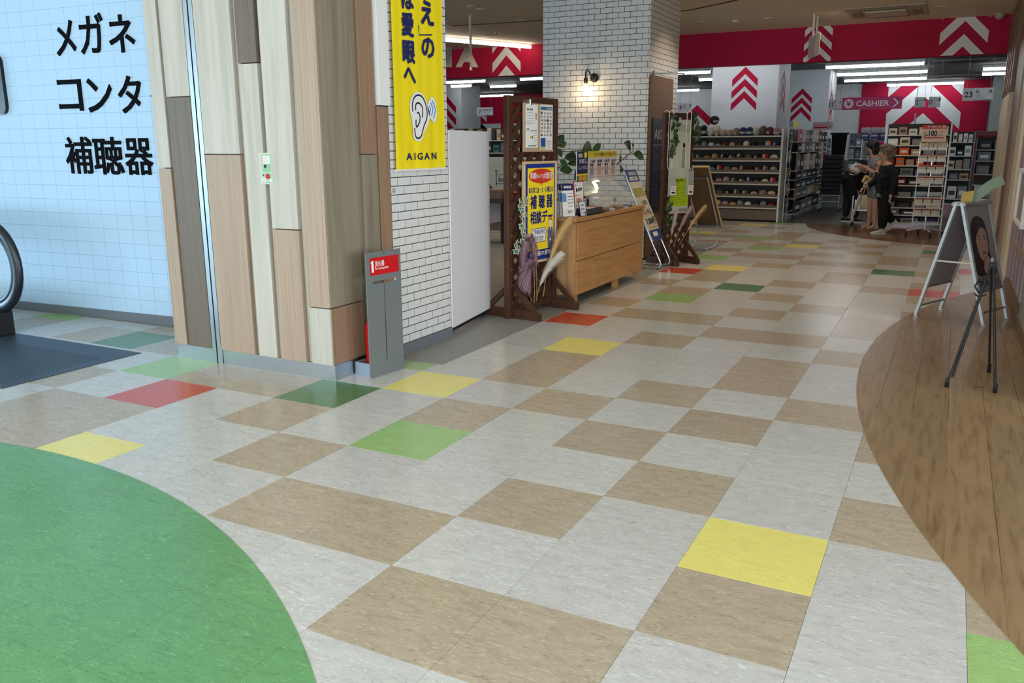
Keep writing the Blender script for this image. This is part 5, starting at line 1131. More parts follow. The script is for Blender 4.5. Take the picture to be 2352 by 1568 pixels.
for z in zr: G().tube([(cx - .19, cy - .13, z), (cx + .19, cy - .13, z), (cx + .19, cy + .17, z), (cx - .19, cy + .17, z)], .004, 6, closed=True).build('wire_tier', CHROME, sr)
for k, z in enumerate(zr):
    g = G()
    for j in range(3): g.box(cx - .185 + j * .125, cx - .065 + j * .125, cy - .185, cy - .182, z - .005, z + .05); g.box(cx - .185 + j * .125, cx - .065 + j * .125, cy - .182, cy - .13, z - .005, z)
    g.box(cx + .19, cx + .24, cy - .1, cy + .15, z - .005, z); g.box(cx + .24, cx + .243, cy - .1, cy + .15, z - .005, z + .05); o = g.build('clear_pocket', CLEAR, sr)
PK = M('packet_cream', (222, 206, 180), .55); PKR = M('packet_red', (190, 44, 48), .5); PKY = M('packet_yellow', (232, 206, 130), .55)
for r, z in enumerate(zr[:4] + [zr[5], zr[6]]):
    for j in range(3):
        x0 = cx - .18 + j * .125; g = G(); q = Matrix.Translation((x0, cy - .176, z + .002)) @ Matrix.Rotation(-.12, 4, 'X'); g.T = q
        g.bbox(0, .11, 0, .02, 0, .105, .003); g.add([(.001, -.0012, .088), (.109, -.0012, .088), (.109, -.0012, .104), (.001, -.0012, .104)], [(0, 1, 2, 3)], 1); g.add([(.008, -.0012, .03), (.1, -.0012, .03), (.1, -.0012, .036), (.008, -.0012, .036)], [(0, 1, 2, 3)], 2); g.add([(.004, -.0014, .058), (.105, -.0014, .058), (.105, -.0014, .062), (.004, -.0014, .062)], [(0, 1, 2, 3)], 2)
        THG(g, 'seed_packet', [PK, PKR if r else PKY, GRY], 'cream seed packet with %s strip, %s tier of the stand, %s from the left' % ('red' if r else 'yellow', ORD[r], ORD[j]), 'seed packets', 'seed packets on the revolving stand')
ps = thing('price_sign', 'red and cream price sign reading two bags 100 yen on the seed stand', 'sign', (.40, 12.24, 1.475))
G().bbox(.232, .575, 12.235, 12.243, 1.477, 1.732, .002).build('card', M('price_cream', (232, 208, 186), .5), ps)
p = P((.232, 12.2345, 1.477), X_, Z_, .001); p.rect(0, .20, .343, .255, M('price_red', (206, 44, 46), .5)).rect(.03, .055, .31, .072, M('price_red', (206, 44, 46), .5)).up()
p.txt('花と野菜の種', .07, .212, .25, .243, PAPER).rect(.272, .208, .33, .248, M('price_pink', (236, 160, 140), .5)).txt('2', .03, .085, .055, .15, INK, bold=.03).txt('袋', .06, .088, .09, .12, INK, bold=.02).txt('100', .097, .085, .215, .175, INK, bold=.035).txt('円', .225, .088, .25, .118, INK).txt('税抜', .258, .09, .3, .105, INK).rect(.25, .135, .29, .165, M('price_pink', (236, 160, 140), .5))
p.build('print', ps)
G().tube([(cx, 12.25, 1.30), (cx, 12.25, 1.49)], .006, 6).build('holder', GREYM, ps)
# right hand racks
rz = [1.485, 1.215, .945, .735, .35]
rack('white shop rack of pale cartons beyond the seed stand', .42, 1.06, 17.0, 17.4, rz + [.25], 1.69, post=GREYM, back=M('rack_back', (52, 52, 52), .7))
for k, (n, cl, hs) in enumerate(((6, ['white', 'grey', 'white', 'cream', 'white', 'white'], [.17, .15, .19, .16]), (4, ['grey', 'white', 'charcoal', 'white'], [.13, .17, .12, .2]), (4, ['grey', 'cream', 'tan', 'grey'], [.17, .17, .18, .21]), (3, ['grey', 'slate', 'tan'], [.13]), (3, ['grey', 'white', 'grey'], [.26, .25]))):
    goods(.46, 1.02, 17.02, rz[k], n, hs, cl, 'carton', 'on the %s shelf of the pale goods rack' % ORD[k], .25, .02, group='cartons on the pale goods rack')
rack('dark end rack partly hidden by the right wall', 1.10, 1.75, 18.0, 18.4, [1.33, 1.1, .82, .6, .42], 1.6, post=GREYM, back=DKB)
for k, (n, cl) in enumerate(((2, ['charcoal', 'slate']), (2, ['grey', 'charcoal']), (2, ['grey', 'charcoal']), (1, ['white']))): goods(1.14, 1.7, 18.02, [1.33, 1.1, .82, .42][k], n, [.18, .2, .08, .1], cl, 'package', 'on the %s shelf of the dark end rack' % ORD[k], .2, .04, group='packages on the dark end rack')
aw = thing('awning', 'dark red scalloped awning strip above the dark end rack', 'awning', (1.3, 17.98, 1.57)); v = []; f = []
for k in range(13): x = 1.06 + k * .06; v += [(x, 18.2, 1.70), (x, 17.95, 1.62), (x, 17.95, 1.60 - (.02 if k % 2 else 0))]
for k in range(12): a = k * 3; f += [(a, a + 1, a + 4, a + 3), (a + 1, a + 2, a + 5, a + 4)]
G().add(v, f).build('valance', M('awning_red', (130, 22, 30), .7), aw); G().tube([(1.06, 18.2, 1.70), (1.78, 18.2, 1.70)], .012, 6).build('rail', GREYM, aw)
# side gondola with hanging packs
gd = thing('goods_rack', 'long wire gondola rack of hanging craft goods beside the yarn display', 'shelving', (-2.25, 16.5, 0))
GX = -2.16
for y in (14.45, 15.7, 17.2, 18.7): G().bbox(GX - .02, GX + .02, y, y + .03, .05, 1.76, .003).build('upright', WIRE, gd); G().lathe([(0, -.012), (.03, -.012), (.03, .012), (0, .012)], (GX, y, .031), 12, 0, 'x').build('caster', BLACK, gd)
for z in (.12, .42, .60, .78, .95, 1.3, 1.5): G().bbox(GX + .02, GX + .20, 14.48, 18.7, z - .012, z, .002).build('shelf', WIRE, gd)
G().box(GX - .012, GX - .002, 14.48, 18.7, .14, 1.74).build('back_panel', M('gondola_back', (88, 84, 78), .7), gd)
we = thing('goods_rack', 'narrow wire end rack of hanging packs at the gondola near end', 'shelving', (-2.06, 14.2, 0))
for z in (.2, .5, .8, 1.1, 1.4, 1.65): G().tube([(GX + .08, 14.0, z), (GX + .08, 14.44, z)], .006, 6).build('wire_bar', WIRE, we)
for r, (z, h, n, cl) in enumerate(((1.5, .24, 9, ['pink', 'white', 'rose', 'teal', 'white', 'cream', 'brown', 'brown', 'charcoal']), (1.3, .19, 9, ['charcoal', 'white', 'taupe', 'grey', 'white', 'brown', 'taupe', 'cream', 'brown']), (.95, .32, 10, ['grey', 'charcoal', 'beige', 'white', 'rose', 'cream', 'olive', 'taupe', 'cream', 'red']), (.78, .15, 6, ['charcoal', 'grey', 'charcoal']), (.60, .15, 6, ['charcoal', 'slate']), (.42, .16, 5, ['taupe', 'grey', 'cream', 'yellow']), (.12, .24, 5, ['charcoal', 'taupe', 'grey']))):
    goods(14.55, 18.6, GX + .19, z, n, [h, h * .9, h * .95], cl, 'pack', 'on the %s tier of the wire gondola' % ORD[r], .03, .05, 'y', 'packs on the wire gondola', 'hanging_pack')
for r, z in enumerate((1.40, 1.1, .8, .5, .2)): goods(14.03, 14.42, GX + .108, z + .02, 3, [.2, .22], [['charcoal', 'taupe', 'grey'], ['grey', 'white', 'charcoal'], ['taupe', 'charcoal', 'rose'], ['grey', 'slate', 'beige'], ['charcoal', 'grey', 'taupe']][r], 'pack', 'on the %s bar at the gondola near end' % ORD[r], .02, .05, 'y', 'packs at the gondola near end', 'hanging_pack')
def sign(label, x0, x1, y, z0, z1, base, draw, wires=True, ztop=3.25, th=.01, group=None):
    t = thing('hanging_sign', label, 'sign', ((x0 + x1) / 2, y, z0), 0, group); G().bbox(x0, x1, y, y + th, z0, z1, .002).build('panel', base, t)
    p = P((x0, y - .0005, z0), X_, Z_, .0015); draw(p, x1 - x0, z1 - z0); p.build('print', t)
    if wires:
        for x in (x0 + (x1 - x0) * .12, x1 - (x1 - x0) * .12): G().tube([(x, y + th / 2, z1), (x, y + th / 2, ztop)], .003, 5).build('wire', GREYM, t)
    return t
SGW = M('sign_white_board', (224, 226, 228), .5); SGB = M('sign_blue_line', (70, 90, 140), .5)
def dept(num, t):
    def f(p, w, h):
        p.rect(w * .38, h * .02, w * .99, h * .07, SGB).rect(0, 0, w * .36, h, M('sign_panel_grey', (206, 210, 212), .5)).up(); p.txt(num, w * (.06 if len(num) > 1 else .12), h * .28, w * (.32 if len(num) > 1 else .26), h * .72, INK, bold=.02)
        n = len(t)
        for k, c in enumerate(t): a = w * (.42 + .52 * k / max(n - 1, 1) * (.8 if n < 3 else .86)); p.txt(c, a, h * .55, a + w * (.10 if n > 2 else .13), h * .85, INK, bold=.01)
        p.rect(w * .42, h * .36, w * .6, h * .40, GRY).rect(w * .42, h * .22, w * .72, h * .26, GRY)
    return f
sign('white hanging department sign with number 23 by the right wall', .735, 1.205, 14.5, 2.18, 2.39, SGW, dept('23', '玩具'))
sign('white hanging department sign with number 12, left of the pair', -.16, .05, 18, 2.215, 2.43, SGW, dept('12', 'レジャー'))
sign('white hanging department sign with number 12, right of the pair', .108, .335, 18, 2.212, 2.43, SGW, dept('12', 'レジャー'))
sign('grey hanging department sign with number 7 before the far crimson wall', -12.17, -11.62, 20, 2.315, 2.555, SGW, dept('7', '図画工作'))
sign('grey hanging department sign with number 9 beside the brick column', -4.355, -4.08, 14.5, 2.09, 2.27, SGW, dept('9', '洗濯'))
sign('small pale hanging sign with number 11 just left of the cashier sign', -1.80, -1.54, 17.05, 2.17, 2.385, SGW, dept('11', '文具'))
CPK = M('cashier_pink', (196, 50, 108), .5)
def dcash(p, w, h):
    p.ell(w * .115, h * .5, h * .38, h * .38, PAPER, n=28).up().txt('¥', w * .072, h * .26, w * .158, h * .74, CPK, bold=.03).txt('CASHIER', w * .24, h * .27, w * .79, h * .72, PAPER, bold=.025)
    p.poly([(w * .84, h * .86), (w * .87, h * .86), (w * .95, h * .5), (w * .92, h * .5)], PAPER).poly([(w * .92, h * .5), (w * .95, h * .5), (w * .87, h * .14), (w * .84, h * .14)], PAPER)
cs = sign('pink hanging sign reading CASHIER with a yen symbol and arrow', -1.525, -.355, 17, 2.16, 2.41, CPK, dcash)
t = thing('hanging_sign', 'thin white sign seen edge on below the number 12 signs', 'sign', (-.13, 18.05, 1.85)); G().bbox(-.14, -.12, 18.04, 18.34, 1.85, 2.1, .003).build('panel', SGW, t); G().tube([(-.13, 18.2, 2.1), (-.13, 18.2, 3.25)], .003, 5).build('wire', GREYM, t)
for k, (x, y, z, w, h, m, lab) in enumerate(((-2.10, 14.62, 1.77, .16, .10, M('pop_blue', (120, 150, 160), .6), 'small blue and yellow pop card on the gondola top'), (-1.99, 17.6, 1.76, .36, .17, M('pop_pink', (208, 170, 178), .6), 'pink lettered pop card above the gondola far end'), (-1.95, 18.62, 1.80, .17, .17, M('pop_white', (210, 206, 202), .6), 'white pop card with a round red badge above the gondola'))):
    t = thing('pop_card', lab, 'card', (x, y, z), 0, 'pop cards above the gondola'); G().bbox(x - w / 2, x + w / 2, y, y + .006, z, z + h, .001).build('card', m, t); p = P((x - w / 2, y - .0005, z), X_, Z_, .001)
    if k == 0: p.rect(w * .5, 0, w, h, PY)
    elif k == 1: p.rect(.03, .04, w - .03, .07, PINK).rect(.03, .09, w - .06, .11, M('pop_rose', (196, 120, 140), .6))
    else: p.rect(.05, .03, .12, .09, M('pop_brown', (160, 110, 90), .6)).ell(.02, .12, .035, .035, PR)
    p.build('print', t); G().tube([(-2.05, y + .008, 1.5), (-2.05, y + .008, z + .05)], .004, 5).build('stem', WIRE, t)
for y in (14.02, 14.40): G().tube([(GX + .08, y, .0), (GX + .08, y, 1.7)], .008, 6).build('wire_post', WIRE, we)
# basket stack on a trolley
bk = thing('basket_trolley', 'tall black stack of shopping baskets on a white wheeled trolley', 'trolley', (-1.63, 17.3, 0))
bx0, bx1, by0, by1 = -1.84, -1.43, 17.1, 17.5
for k in range(9): G().bbox(bx0 + .002 * k, bx1 - .002 * k, by0, by1, .37 + k * .095, .37 + (k + 1) * .095 - .006, .01).build('basket', BLACK, bk)
for x in (bx0, bx1):
    G().tube([(x, by0, .06), (x, by0, .36), (x, by1, .36), (x, by1, .06)], .010, 8).build('frame', WIRE, bk)
    for y in (by0, by1): G().lathe([(0, -.012), (.03, -.012), (.03, .012), (0, .012)], (x, y, .031), 12, 0, 'x').build('caster', BLACK, bk)
for z in (.22, .36): G().tube([(bx0, by0, z), (bx1, by0, z)], .010, 8).build('cross_bar', WIRE, bk)
bb = thing('waste_bin', 'tall black flared bin standing on goods behind the basket stack', 'bin', (-1.75, 18.6, 1.2)); G().lathe([(0, 1.1), (.14, 1.1), (.17, 1.66), (.21, 1.68), (.21, 1.71), (.16, 1.71), (.12, 1.13), (0, 1.13)], (-1.70, 18.6, 0), 20).build('shell', BLACK, bb); G().bbox(-1.92, -1.48, 18.4, 18.8, .0, 1.1, .01).build('pedestal', GREYM, bb)
# racks at the back
rack('white rack of hanging packs at the back, left of the toilet rolls', -2.28, -1.95, 20.5, 20.8, [1.35, 1.05, .75, .45, .15], 1.74)
rack('white rack of pale packs at the back, between bin and women', -1.72, -1.2, 20.5, 20.8, [1.4, 1.1, .8, .5, .2], 1.72, back=M('rack_back2', (96, 100, 102), .7))
for k, z in enumerate([1.35, 1.05, .75, .45]): goods(-2.24, -1.99, 20.52, z, 2, [.25], ['slate', 'light blue', 'grey'][k % 2:], 'pack', 'on the %s shelf of the narrow back rack' % ORD[k], .1, .03, group='packs on the narrow back rack')
for k, z in enumerate([1.4, 1.1, .8, .5, .2]): goods(-1.68, -1.24, 20.52, z, 3, [.24, .2], [['purple grey', 'grey', 'slate'], ['pale green', 'slate', 'grey'], ['grey', 'slate', 'charcoal'], ['slate', 'grey'], ['charcoal', 'grey']][k], 'pack', 'on the %s shelf of the wide back rack' % ORD[k], .1, .03, group='packs on the wide back rack')
rack('white wire rack carrying toilet roll packs behind the young woman', -1.16, -.66, 18, 18.35, [1.52, 1.2, .9, .6, .3], 1.56)
for k, x in enumerate((-1.10, -.90, -.71)):
    t = thing('toilet_roll_pack', 'blue and white toilet roll pack on the rack top, %s from the left' % ORD[k], 'toilet rolls', (x, 18.1, 1.522), 0, 'toilet roll packs'); G().bbox(x - .085, x + .085, 18.03, 18.25, 1.522, 1.70, .02).build('wrapper', M('pack_blue', (44, 52, 128), .4), t); G().bbox(x - .07, x + .07, 18.025, 18.03, 1.62, 1.65, .002).build('brand_band', SGW, t)
    for d in (-.045, .045): G().lathe([(0, 0), (.045, 0), (.05, .02), (.05, .09), (.044, .11), (0, .11)], (x + d, 18.14, 1.70), 14).build('roll', WHITE, t)
for k, z in enumerate((1.2, .9, .6, .3)): goods(-1.12, -.70, 18.02, z, 3, [.2, .17], [['grey', 'white', 'slate'], ['slate', 'grey', 'charcoal'], ['grey', 'charcoal'], ['charcoal', 'slate']][k], 'pack', 'on the %s shelf under the toilet rolls' % ORD[k], .15, .03, group='packs under the toilet rolls')
for k, (x, y) in enumerate(((.82, 19.2), (.47, 23.9), (-4.6, 19.8))):
    t = thing('ceiling_cassette', ('dark slotted ceiling air unit just under the crimson fascia', 'dark slotted ceiling air unit deep in the shop', 'dark slotted ceiling air unit above the yarn display')[k], 'air conditioner', (x, y, 3.2)); G().bbox(x - .75, x + .75, y - .4, y + .4, 3.215, 3.249, .006).build('panel', SCEIL, t); G().bbox(x - .4, x + .4, y - .2, y + .2, 3.203, 3.214, .003).build('slot', M('slot_dark', (40, 40, 40), .6), t)
# ---- what shows through the gap at the left
rack('low white rack of hanging goods seen over the partition board', -9.2, -7.2, 13.0, 13.4, [1.55, 1.3, 1.1, .6], 1.80, back=DKB)
goods(-9.1, -7.3, 13.02, 1.55, 16, [.22, .18, .25, .2], ['rose', 'grey', 'white', 'charcoal', 'cream', 'maroon', 'pale green', 'teal'], 'pack', 'on the top shelf over the board', .06, .03, group='packs seen over the partition board')
goods(-8.2, -7.3, 13.02, 1.3, 5, [.16, .2], ['slate', 'charcoal', 'teal'], 'pack', 'on the second shelf over the board', .06, .03, group='packs seen over the partition board')
sbd = thing('display_board', 'pale board with a small flag logo seen through the lattice gap', 'board', (-5.3, 9.6, .0)); G().bbox(-6.1, -5.05, 9.6, 9.62, .62, 1.26, .003).build('panel', M('display_pale', (186, 188, 176), .6), sbd)
for x in (-6.08, -5.09): G().bbox(x, x + .03, 9.625, 9.65, .004, 1.2, .003).build('post', GREYM, sbd)
p = P((-6.1, 9.5995, .62), X_, Z_, .001); p.line([(.20, .18), (.20, .40)], .012, INK).line([(.20, .36), (.56, .36)], .008, INK).line([(.20, .22), (.56, .22)], .008, INK).line([(.56, .22), (.56, .36)], .008, INK).ell(.20, .42, .022, .022, INK).up().ell(.20, .42, .013, .013, M('display_pale', (186, 188, 176), .6)); p.txt('ko', .245, .25, .335, .33, INK, bold=.02).txt('to', .44, .25, .53, .32, INK, bold=.02)
for k in range(5): p.ell(.1 + k * .07, .52, .008, .012, GRY)
p.build('print', sbd)
wbx = thing('display_table', 'wooden display table with slanted box in the optician seen through the gap', 'table', (-5.55, 8.6, .004)); G().bbox(-5.95, -5.2, 8.5, 9.0, .60, .66, .004).build('top', DKW, wbx); G().bbox(-5.93, -5.22, 8.52, 8.98, .66, .80, .006).build('box', WOODP, wbx); G().prism([(0, 0), (.35, 0), (.02, .34), (0, .34)], (-5.9, 8.7, .80), X_, Z_, Y_, .15).build('slanted_stand', DKW, wbx)
for x in (-5.93, -5.25):
    for y in (8.52, 8.95): G().bbox(x, x + .035, y, y + .035, .0, .60, .003).build('leg', BLACK, wbx)
rtb = thing('red_tray', 'red tray with tiny fairy lights in the optician behind the lattice', 'tray', (-5.05, 9.0, .7)); G().bbox(-5.18, -4.55, 8.7, 9.1, .66, .76, .01).build('tray', M('tray_red', (170, 22, 26), .5), rtb); G().bbox(-5.14, -4.6, 8.74, 9.06, .004, .655, .01).build('stand', DKW, rtb)
for k in range(7): G().ball((-5.15 + k * .09, 8.78 + .04 * (k % 3), .79 + .02 * (k % 2)), .012, 8, 6).build('light', M('fairy_light', (1, .88, .7, 1), .5, emit=10), rtb)

# ================================================================== people
def skin(J, E, rad):
    """joints -> continuous skinned surface"""
    ks = list(J); me = bpy.data.meshes.new('b'); me.from_pydata([Vector(J[k]) for k in ks], [(ks.index(a), ks.index(b)) for a, b in E], []); o = bpy.data.objects.new('b', me); COL.objects.link(o)
    o.modifiers.new('s', 'SKIN'); o.modifiers['s'].use_smooth_shade = True
    for i, k in enumerate(ks):
        r = rad[k]; me.skin_vertices[0].data[i].radius = r if isinstance(r, tuple) else (r, r); me.skin_vertices[0].data[i].use_root = (i == 0)
    s = o.modifiers.new('u', 'SUBSURF'); s.levels = 2; s.render_levels = 2
    m2 = bpy.data.meshes.new_from_object(o.evaluated_get(bpy.context.evaluated_depsgraph_get())); v = [tuple(q.co) for q in m2.vertices]; f = [tuple(q.vertices) for q in m2.polygons]
    bpy.data.objects.remove(o); bpy.data.meshes.remove(me); bpy.data.meshes.remove(m2); return v, f
def chain(*ks): return [(ks[i], ks[i + 1]) for i in range(len(ks) - 1)]
def fingers(g, wrist, hand, side):
    """five curled fingers beyond the palm"""
    w, h = Vector(wrist), Vector(hand); d = (h - w).normalized(); s = d.cross(Vector((0, 0, 1)) if abs(d.z) < .8 else Vector((1, 0, 0))).normalized(); c = d.cross(s)
    for k, L in enumerate((.055, .066, .07, .062)): b = h + s * (k - 1.5) * .015 + d * .012; g.tube([b, b + d * L * .45 + c * .006, b + d * L * .8 + c * .026, b + d * L * .82 + c * .045], .0085, 7, r_end=.006)
    b = h - d * .015 - s * .028 * side; g.tube([b, b - s * .02 * side + d * .022, b - s * .016 * side + d * .045 + c * .012], .010, 7, r_end=.0075)
def shoe(pos, fwd, pitch, L, m, sole, root, nm='shoe'):
    T = Matrix.Translation(Vector(pos)) @ Matrix.Rotation(fwd, 4, 'Z') @ Matrix.Rotation(pitch, 4, 'Y'); g = G(T); prof = [(-.07, .035, .075), (-.05, .042, .085), (0, .044, .085), (.06, .046, .062), (.12, .046, .045), (.165, .036, .036), (.18, .014, .03)]; k_ = L / .25; n = 10; v = []; f = []
    for x, w, h in prof:
        for i in range(n): a = pi * 2 * i / n; v.append((x * k_, w * math.cos(a) * k_, max(.02, .02 + (h - .02) * (.5 + .5 * math.sin(a)) if math.sin(a) > -.5 else .02) * k_))
    for a in range(len(prof) - 1):
        for i in range(n): f.append((a * n + i, a * n + (i + 1) % n, a * n + n + (i + 1) % n, a * n + n + i))
    f += [tuple(range(n - 1, -1, -1)), tuple(range((len(prof) - 1) * n, len(prof) * n))]; g.add(v, f, 0, True)
    out = [(-.075, 0), (-.06, .04), (0, .046), (.1, .05), (.16, .042), (.186, 0), (.16, -.042), (.1, -.05), (0, -.046), (-.06, -.04)]; g.prism([(x * k_, y * k_) for x, y in out], (0, 0, 0), X_, Y_, Z_, .022 * k_, 1); return g.build(nm, [m, sole], root, world=False)
def person(label, loc, rz, J, arms, legs, rad, head_r): pass
SKN = M('skin_tone', (188, 142, 116), .55); LIPM = M('lip_tone', (160, 92, 84), .5); BKC = M('black_cloth', (20, 20, 22), .85); DKT = M('black_trousers', (16, 16, 18), .85); GTEE = M('grey_tee', (128, 128, 130), .85)
def face(g_root, c, f, s, up, r, root):
    """eyes, brows, mouth and ear laid on the head"""
    c, f, s, up = Vector(c), Vector(f).normalized(), Vector(s).normalized(), Vector(up).normalized()
    for sg in (-1, 1):
        B(G().ball(c + f * r * .86 + s * sg * r * .36 + up * r * .02, (.009, .009, .006), 8, 6), 'eye', INK, root); B(G().tube([c + f * r * .80 + s * sg * r * .55 + up * r * .18, c + f * r * .93 + s * sg * r * .3 + up * r * .22], .004, 5), 'eyebrow', M('brow', (40, 34, 32), .8), root)
        B(G().tube([c + s * sg * r * .86 + up * r * .2, c + s * sg * r * .98 - f * r * .08 + up * r * .1, c + s * sg * r * .95 - f * r * .06 - up * r * .2, c + s * sg * r * .84 + f * r * .04 - up * r * .3], .010, 6), 'ear', SKN, root)
    B(G().tube([c + f * r * .80 - up * r * .62 - s * .016, c + f * r * .86 - up * r * .61, c + f * r * .80 - up * r * .62 + s * .016], .005, 6), 'mouth', LIPM, root)
# --- older woman in black
pc = thing('person', 'older woman with short grey hair in black top walking with a clear umbrella', 'person', (-.215, 12.57, .002), math.radians(203))
J = {'pel': (0, 0, .76), 'wst': (.02, 0, .88), 'chs': (.02, 0, 1.0), 'uch': (.03, 0, 1.085), 'nk': (.055, 0, 1.165), 'hb': (.085, 0, 1.225), 'hd': (.092, 0, 1.315), 'cr': (.078, 0, 1.39), 'ns': (.188, 0, 1.30),
     'sl': (.01, .145, 1.07), 'el': (-.05, .20, .83), 'wl': (.0, .21, .63), 'hl': (.012, .21, .585), 'sr': (.03, -.145, 1.07), 'er': (.10, -.20, .86), 'wr': (.27, -.17, .755), 'hr': (.315, -.165, .735),
     'll': (.0, .085, .70), 'kl': (.045, .085, .40), 'al': (.05, .085, .075), 'lr': (.0, -.085, .70), 'kr': (.0, -.085, .40), 'ar': (-.19, -.085, .17)}
R_ = {'pel': (.13, .11), 'wst': .115, 'chs': (.13, .11), 'uch': .10, 'nk': .05, 'hb': .062, 'hd': .088, 'cr': .055, 'ns': .012, 'sl': .055, 'el': .04, 'wl': .028, 'hl': .03, 'sr': .055, 'er': .04, 'wr': .028, 'hr': .03, 'll': .095, 'kl': .06, 'al': .042, 'lr': .095, 'kr': .06, 'ar': .042}
EB = chain('pel', 'wst', 'chs', 'uch', 'nk', 'hb', 'hd', 'cr') + chain('hd', 'ns') + chain('uch', 'sl', 'el', 'wl', 'hl') + chain('uch', 'sr', 'er', 'wr', 'hr') + chain('pel', 'll', 'kl', 'al') + chain('pel', 'lr', 'kr', 'ar')
g = G(); g.add(*skin(J, EB, R_), 0, True); fingers(g, J['wl'], J['hl'], 1); fingers(g, J['wr'], J['hr'], -1); B(g, 'body', SKN, pc)
def sub(J, R_, ks, E, k=1.0, add=0.0): return skin({q: J[q] for q in ks}, E, {q: (tuple(x * k + add for x in R_[q]) if isinstance(R_[q], tuple) else R_[q] * k + add) for q in ks})
Jt = dict(J); Jt['col'] = (.042, 0, 1.12); Jt['hem'] = (-.01, 0, .66); Jt['pel'] = (0, 0, .78); Rt = dict(R_); Rt.update({'col': .072, 'hem': (.155, .13), 'pel': (.16, .14), 'wst': (.155, .14), 'chs': (.15, .125), 'uch': .095, 'sl': .075, 'el': .066, 'wl': .04, 'sr': .075, 'er': .066, 'wr': .04})
B(G().add(*skin({k: Jt[k] for k in ('pel', 'hem', 'wst', 'chs', 'uch', 'col', 'sl', 'el', 'wl', 'sr', 'er', 'wr')}, chain('hem', 'pel', 'wst', 'chs', 'uch', 'col') + chain('uch', 'sl', 'el', 'wl') + chain('uch', 'sr', 'er', 'wr'), Rt), 0, True), 'top', BKC, pc)
Jl = dict(J); Rl = dict(R_); Rl.update({'pel': (.135, .12), 'll': .115, 'kl': .098, 'al': .075, 'lr': .115, 'kr': .098, 'ar': .07})
B(G().add(*skin({k: Jl[k] for k in ('pel', 'll', 'kl', 'al', 'lr', 'kr', 'ar')}, chain('pel', 'll', 'kl', 'al') + chain('pel', 'lr', 'kr', 'ar'), Rl), 0, True), 'trousers', DKT, pc)
B(G().lathe([(.15, .655), (.165, .60), (.16, .597), (.14, .66)], (-.005, 0, 0), 18), 'tunic_hem', M('tunic_grey', (120, 130, 124), .8), pc)
WSH = M('white_shoe', (206, 202, 192), .6); SOLE = M('white_sole', (224, 220, 212), .6)
shoe((.05, .085, 0), 0, 0, .24, WSH, SOLE, pc); shoe((-.205, -.085, .135), 0, .75, .24, WSH, SOLE, pc)
g = G(); g.ball((.045, 0, 1.345), (.108, .112, .098), 16, 10); g.ball((.0, 0, 1.275), (.078, .098, .085), 14, 8); g.ball((.085, 0, 1.405), (.088, .09, .052), 14, 8); [g.ball((.04 + .1 * math.cos(k * 1.7) * math.sin(k * .9 + .6), .105 * math.sin(k * 1.7) * math.sin(k * .9 + .6), 1.345 + .085 * abs(math.cos(k * .9 + .6))), .026, 8, 6) for k in range(26)]; B(g, 'hair', M('grey_hair', (110, 100, 88), .9), pc)
face(None, (.095, 0, 1.31), (1, 0, .12), (0, 1, 0), (-.12, 0, 1), .092, pc)
def wp_(root, v): return W[root] @ Vector(v)
hnd = wp_(pc, (.33, -.17, .715))
um = thing('umbrella', 'closed clear umbrella held pointing down by the older woman', 'umbrella', (hnd.x - .2, hnd.y, .15)); tipu = Vector((-.735, 12.80, .17)); d = (tipu - hnd).normalized()
G().tube([hnd - d * .05, tipu], .005, 6).build('shaft', STEEL, um); G().tube([hnd + d * .10, hnd + d * .16, hnd + d * .35, tipu - d * .03], [.018, .032, .026, .007], 8).build('canopy', M('umbrella_film', (190, 190, 188), .25), um); G().tube([hnd - d * .05, hnd - d * .09, hnd - d * .11 + Vector((.02, 0, .01)), hnd - d * .08 + Vector((.045, 0, 0))], .009, 8).build('handle', WHITE, um)
yb_ = thing('straw_bag', 'small straw yellow bag with black handles carried by the young woman', 'bag', (-.53, 12.93, .77)); G(Matrix.Translation((-.545, 12.95, .85)) @ Matrix.Rotation(.4, 4, 'Y') @ Matrix.Rotation(.45, 4, 'Z')).bbox(-.085, .085, -.04, .04, -.07, .07, .02).build('body', M('straw', (204, 174, 112), .8), yb_)
for dx in (-.05, .03): G().tube([(-.545 + dx, 12.925, .90), (-.50 + dx, 12.95, 1.0), (-.44 + dx, 13.02, 1.08)], .008, 6).build('handle', BLACK, yb_)
G().tube([(-.60, 12.905, .88), (-.57, 12.89, .90), (-.55, 12.89, .88), (-.58, 12.89, .86), (-.62, 12.90, .82)], .009, 6).build('ribbon', BLACK, yb_)
# --- young woman looking at her phone
pb_ = thing('person', 'young woman with black bobbed hair in grey tee looking down at her phone', 'person', (-.42, 13.12, .002), math.radians(205))
J = {'pel': (0, 0, .84), 'wst': (.02, 0, .97), 'chs': (.04, 0, 1.10), 'uch': (.05, 0, 1.19), 'nk': (.09, 0, 1.275), 'hb': (.125, 0, 1.33), 'hd': (.14, 0, 1.415), 'cr': (.12, 0, 1.485), 'ns': (.232, 0, 1.375),
     'sl': (.03, .15, 1.17), 'el': (.09, .20, .96), 'wl': (.27, .11, 1.08), 'hl': (.305, .095, 1.10), 'sr': (.05, -.15, 1.17), 'er': (.11, -.20, .96), 'wr': (.28, -.05, 1.06), 'hr': (.315, -.035, 1.075),
     'll': (.0, .085, .77), 'kl': (.02, .085, .45), 'al': (.0, .085, .07), 'tl': (.13, .085, .03), 'lr': (.0, -.085, .77), 'kr': (.03, -.085, .45), 'ar': (.03, -.085, .07), 'tr': (.16, -.085, .03)}
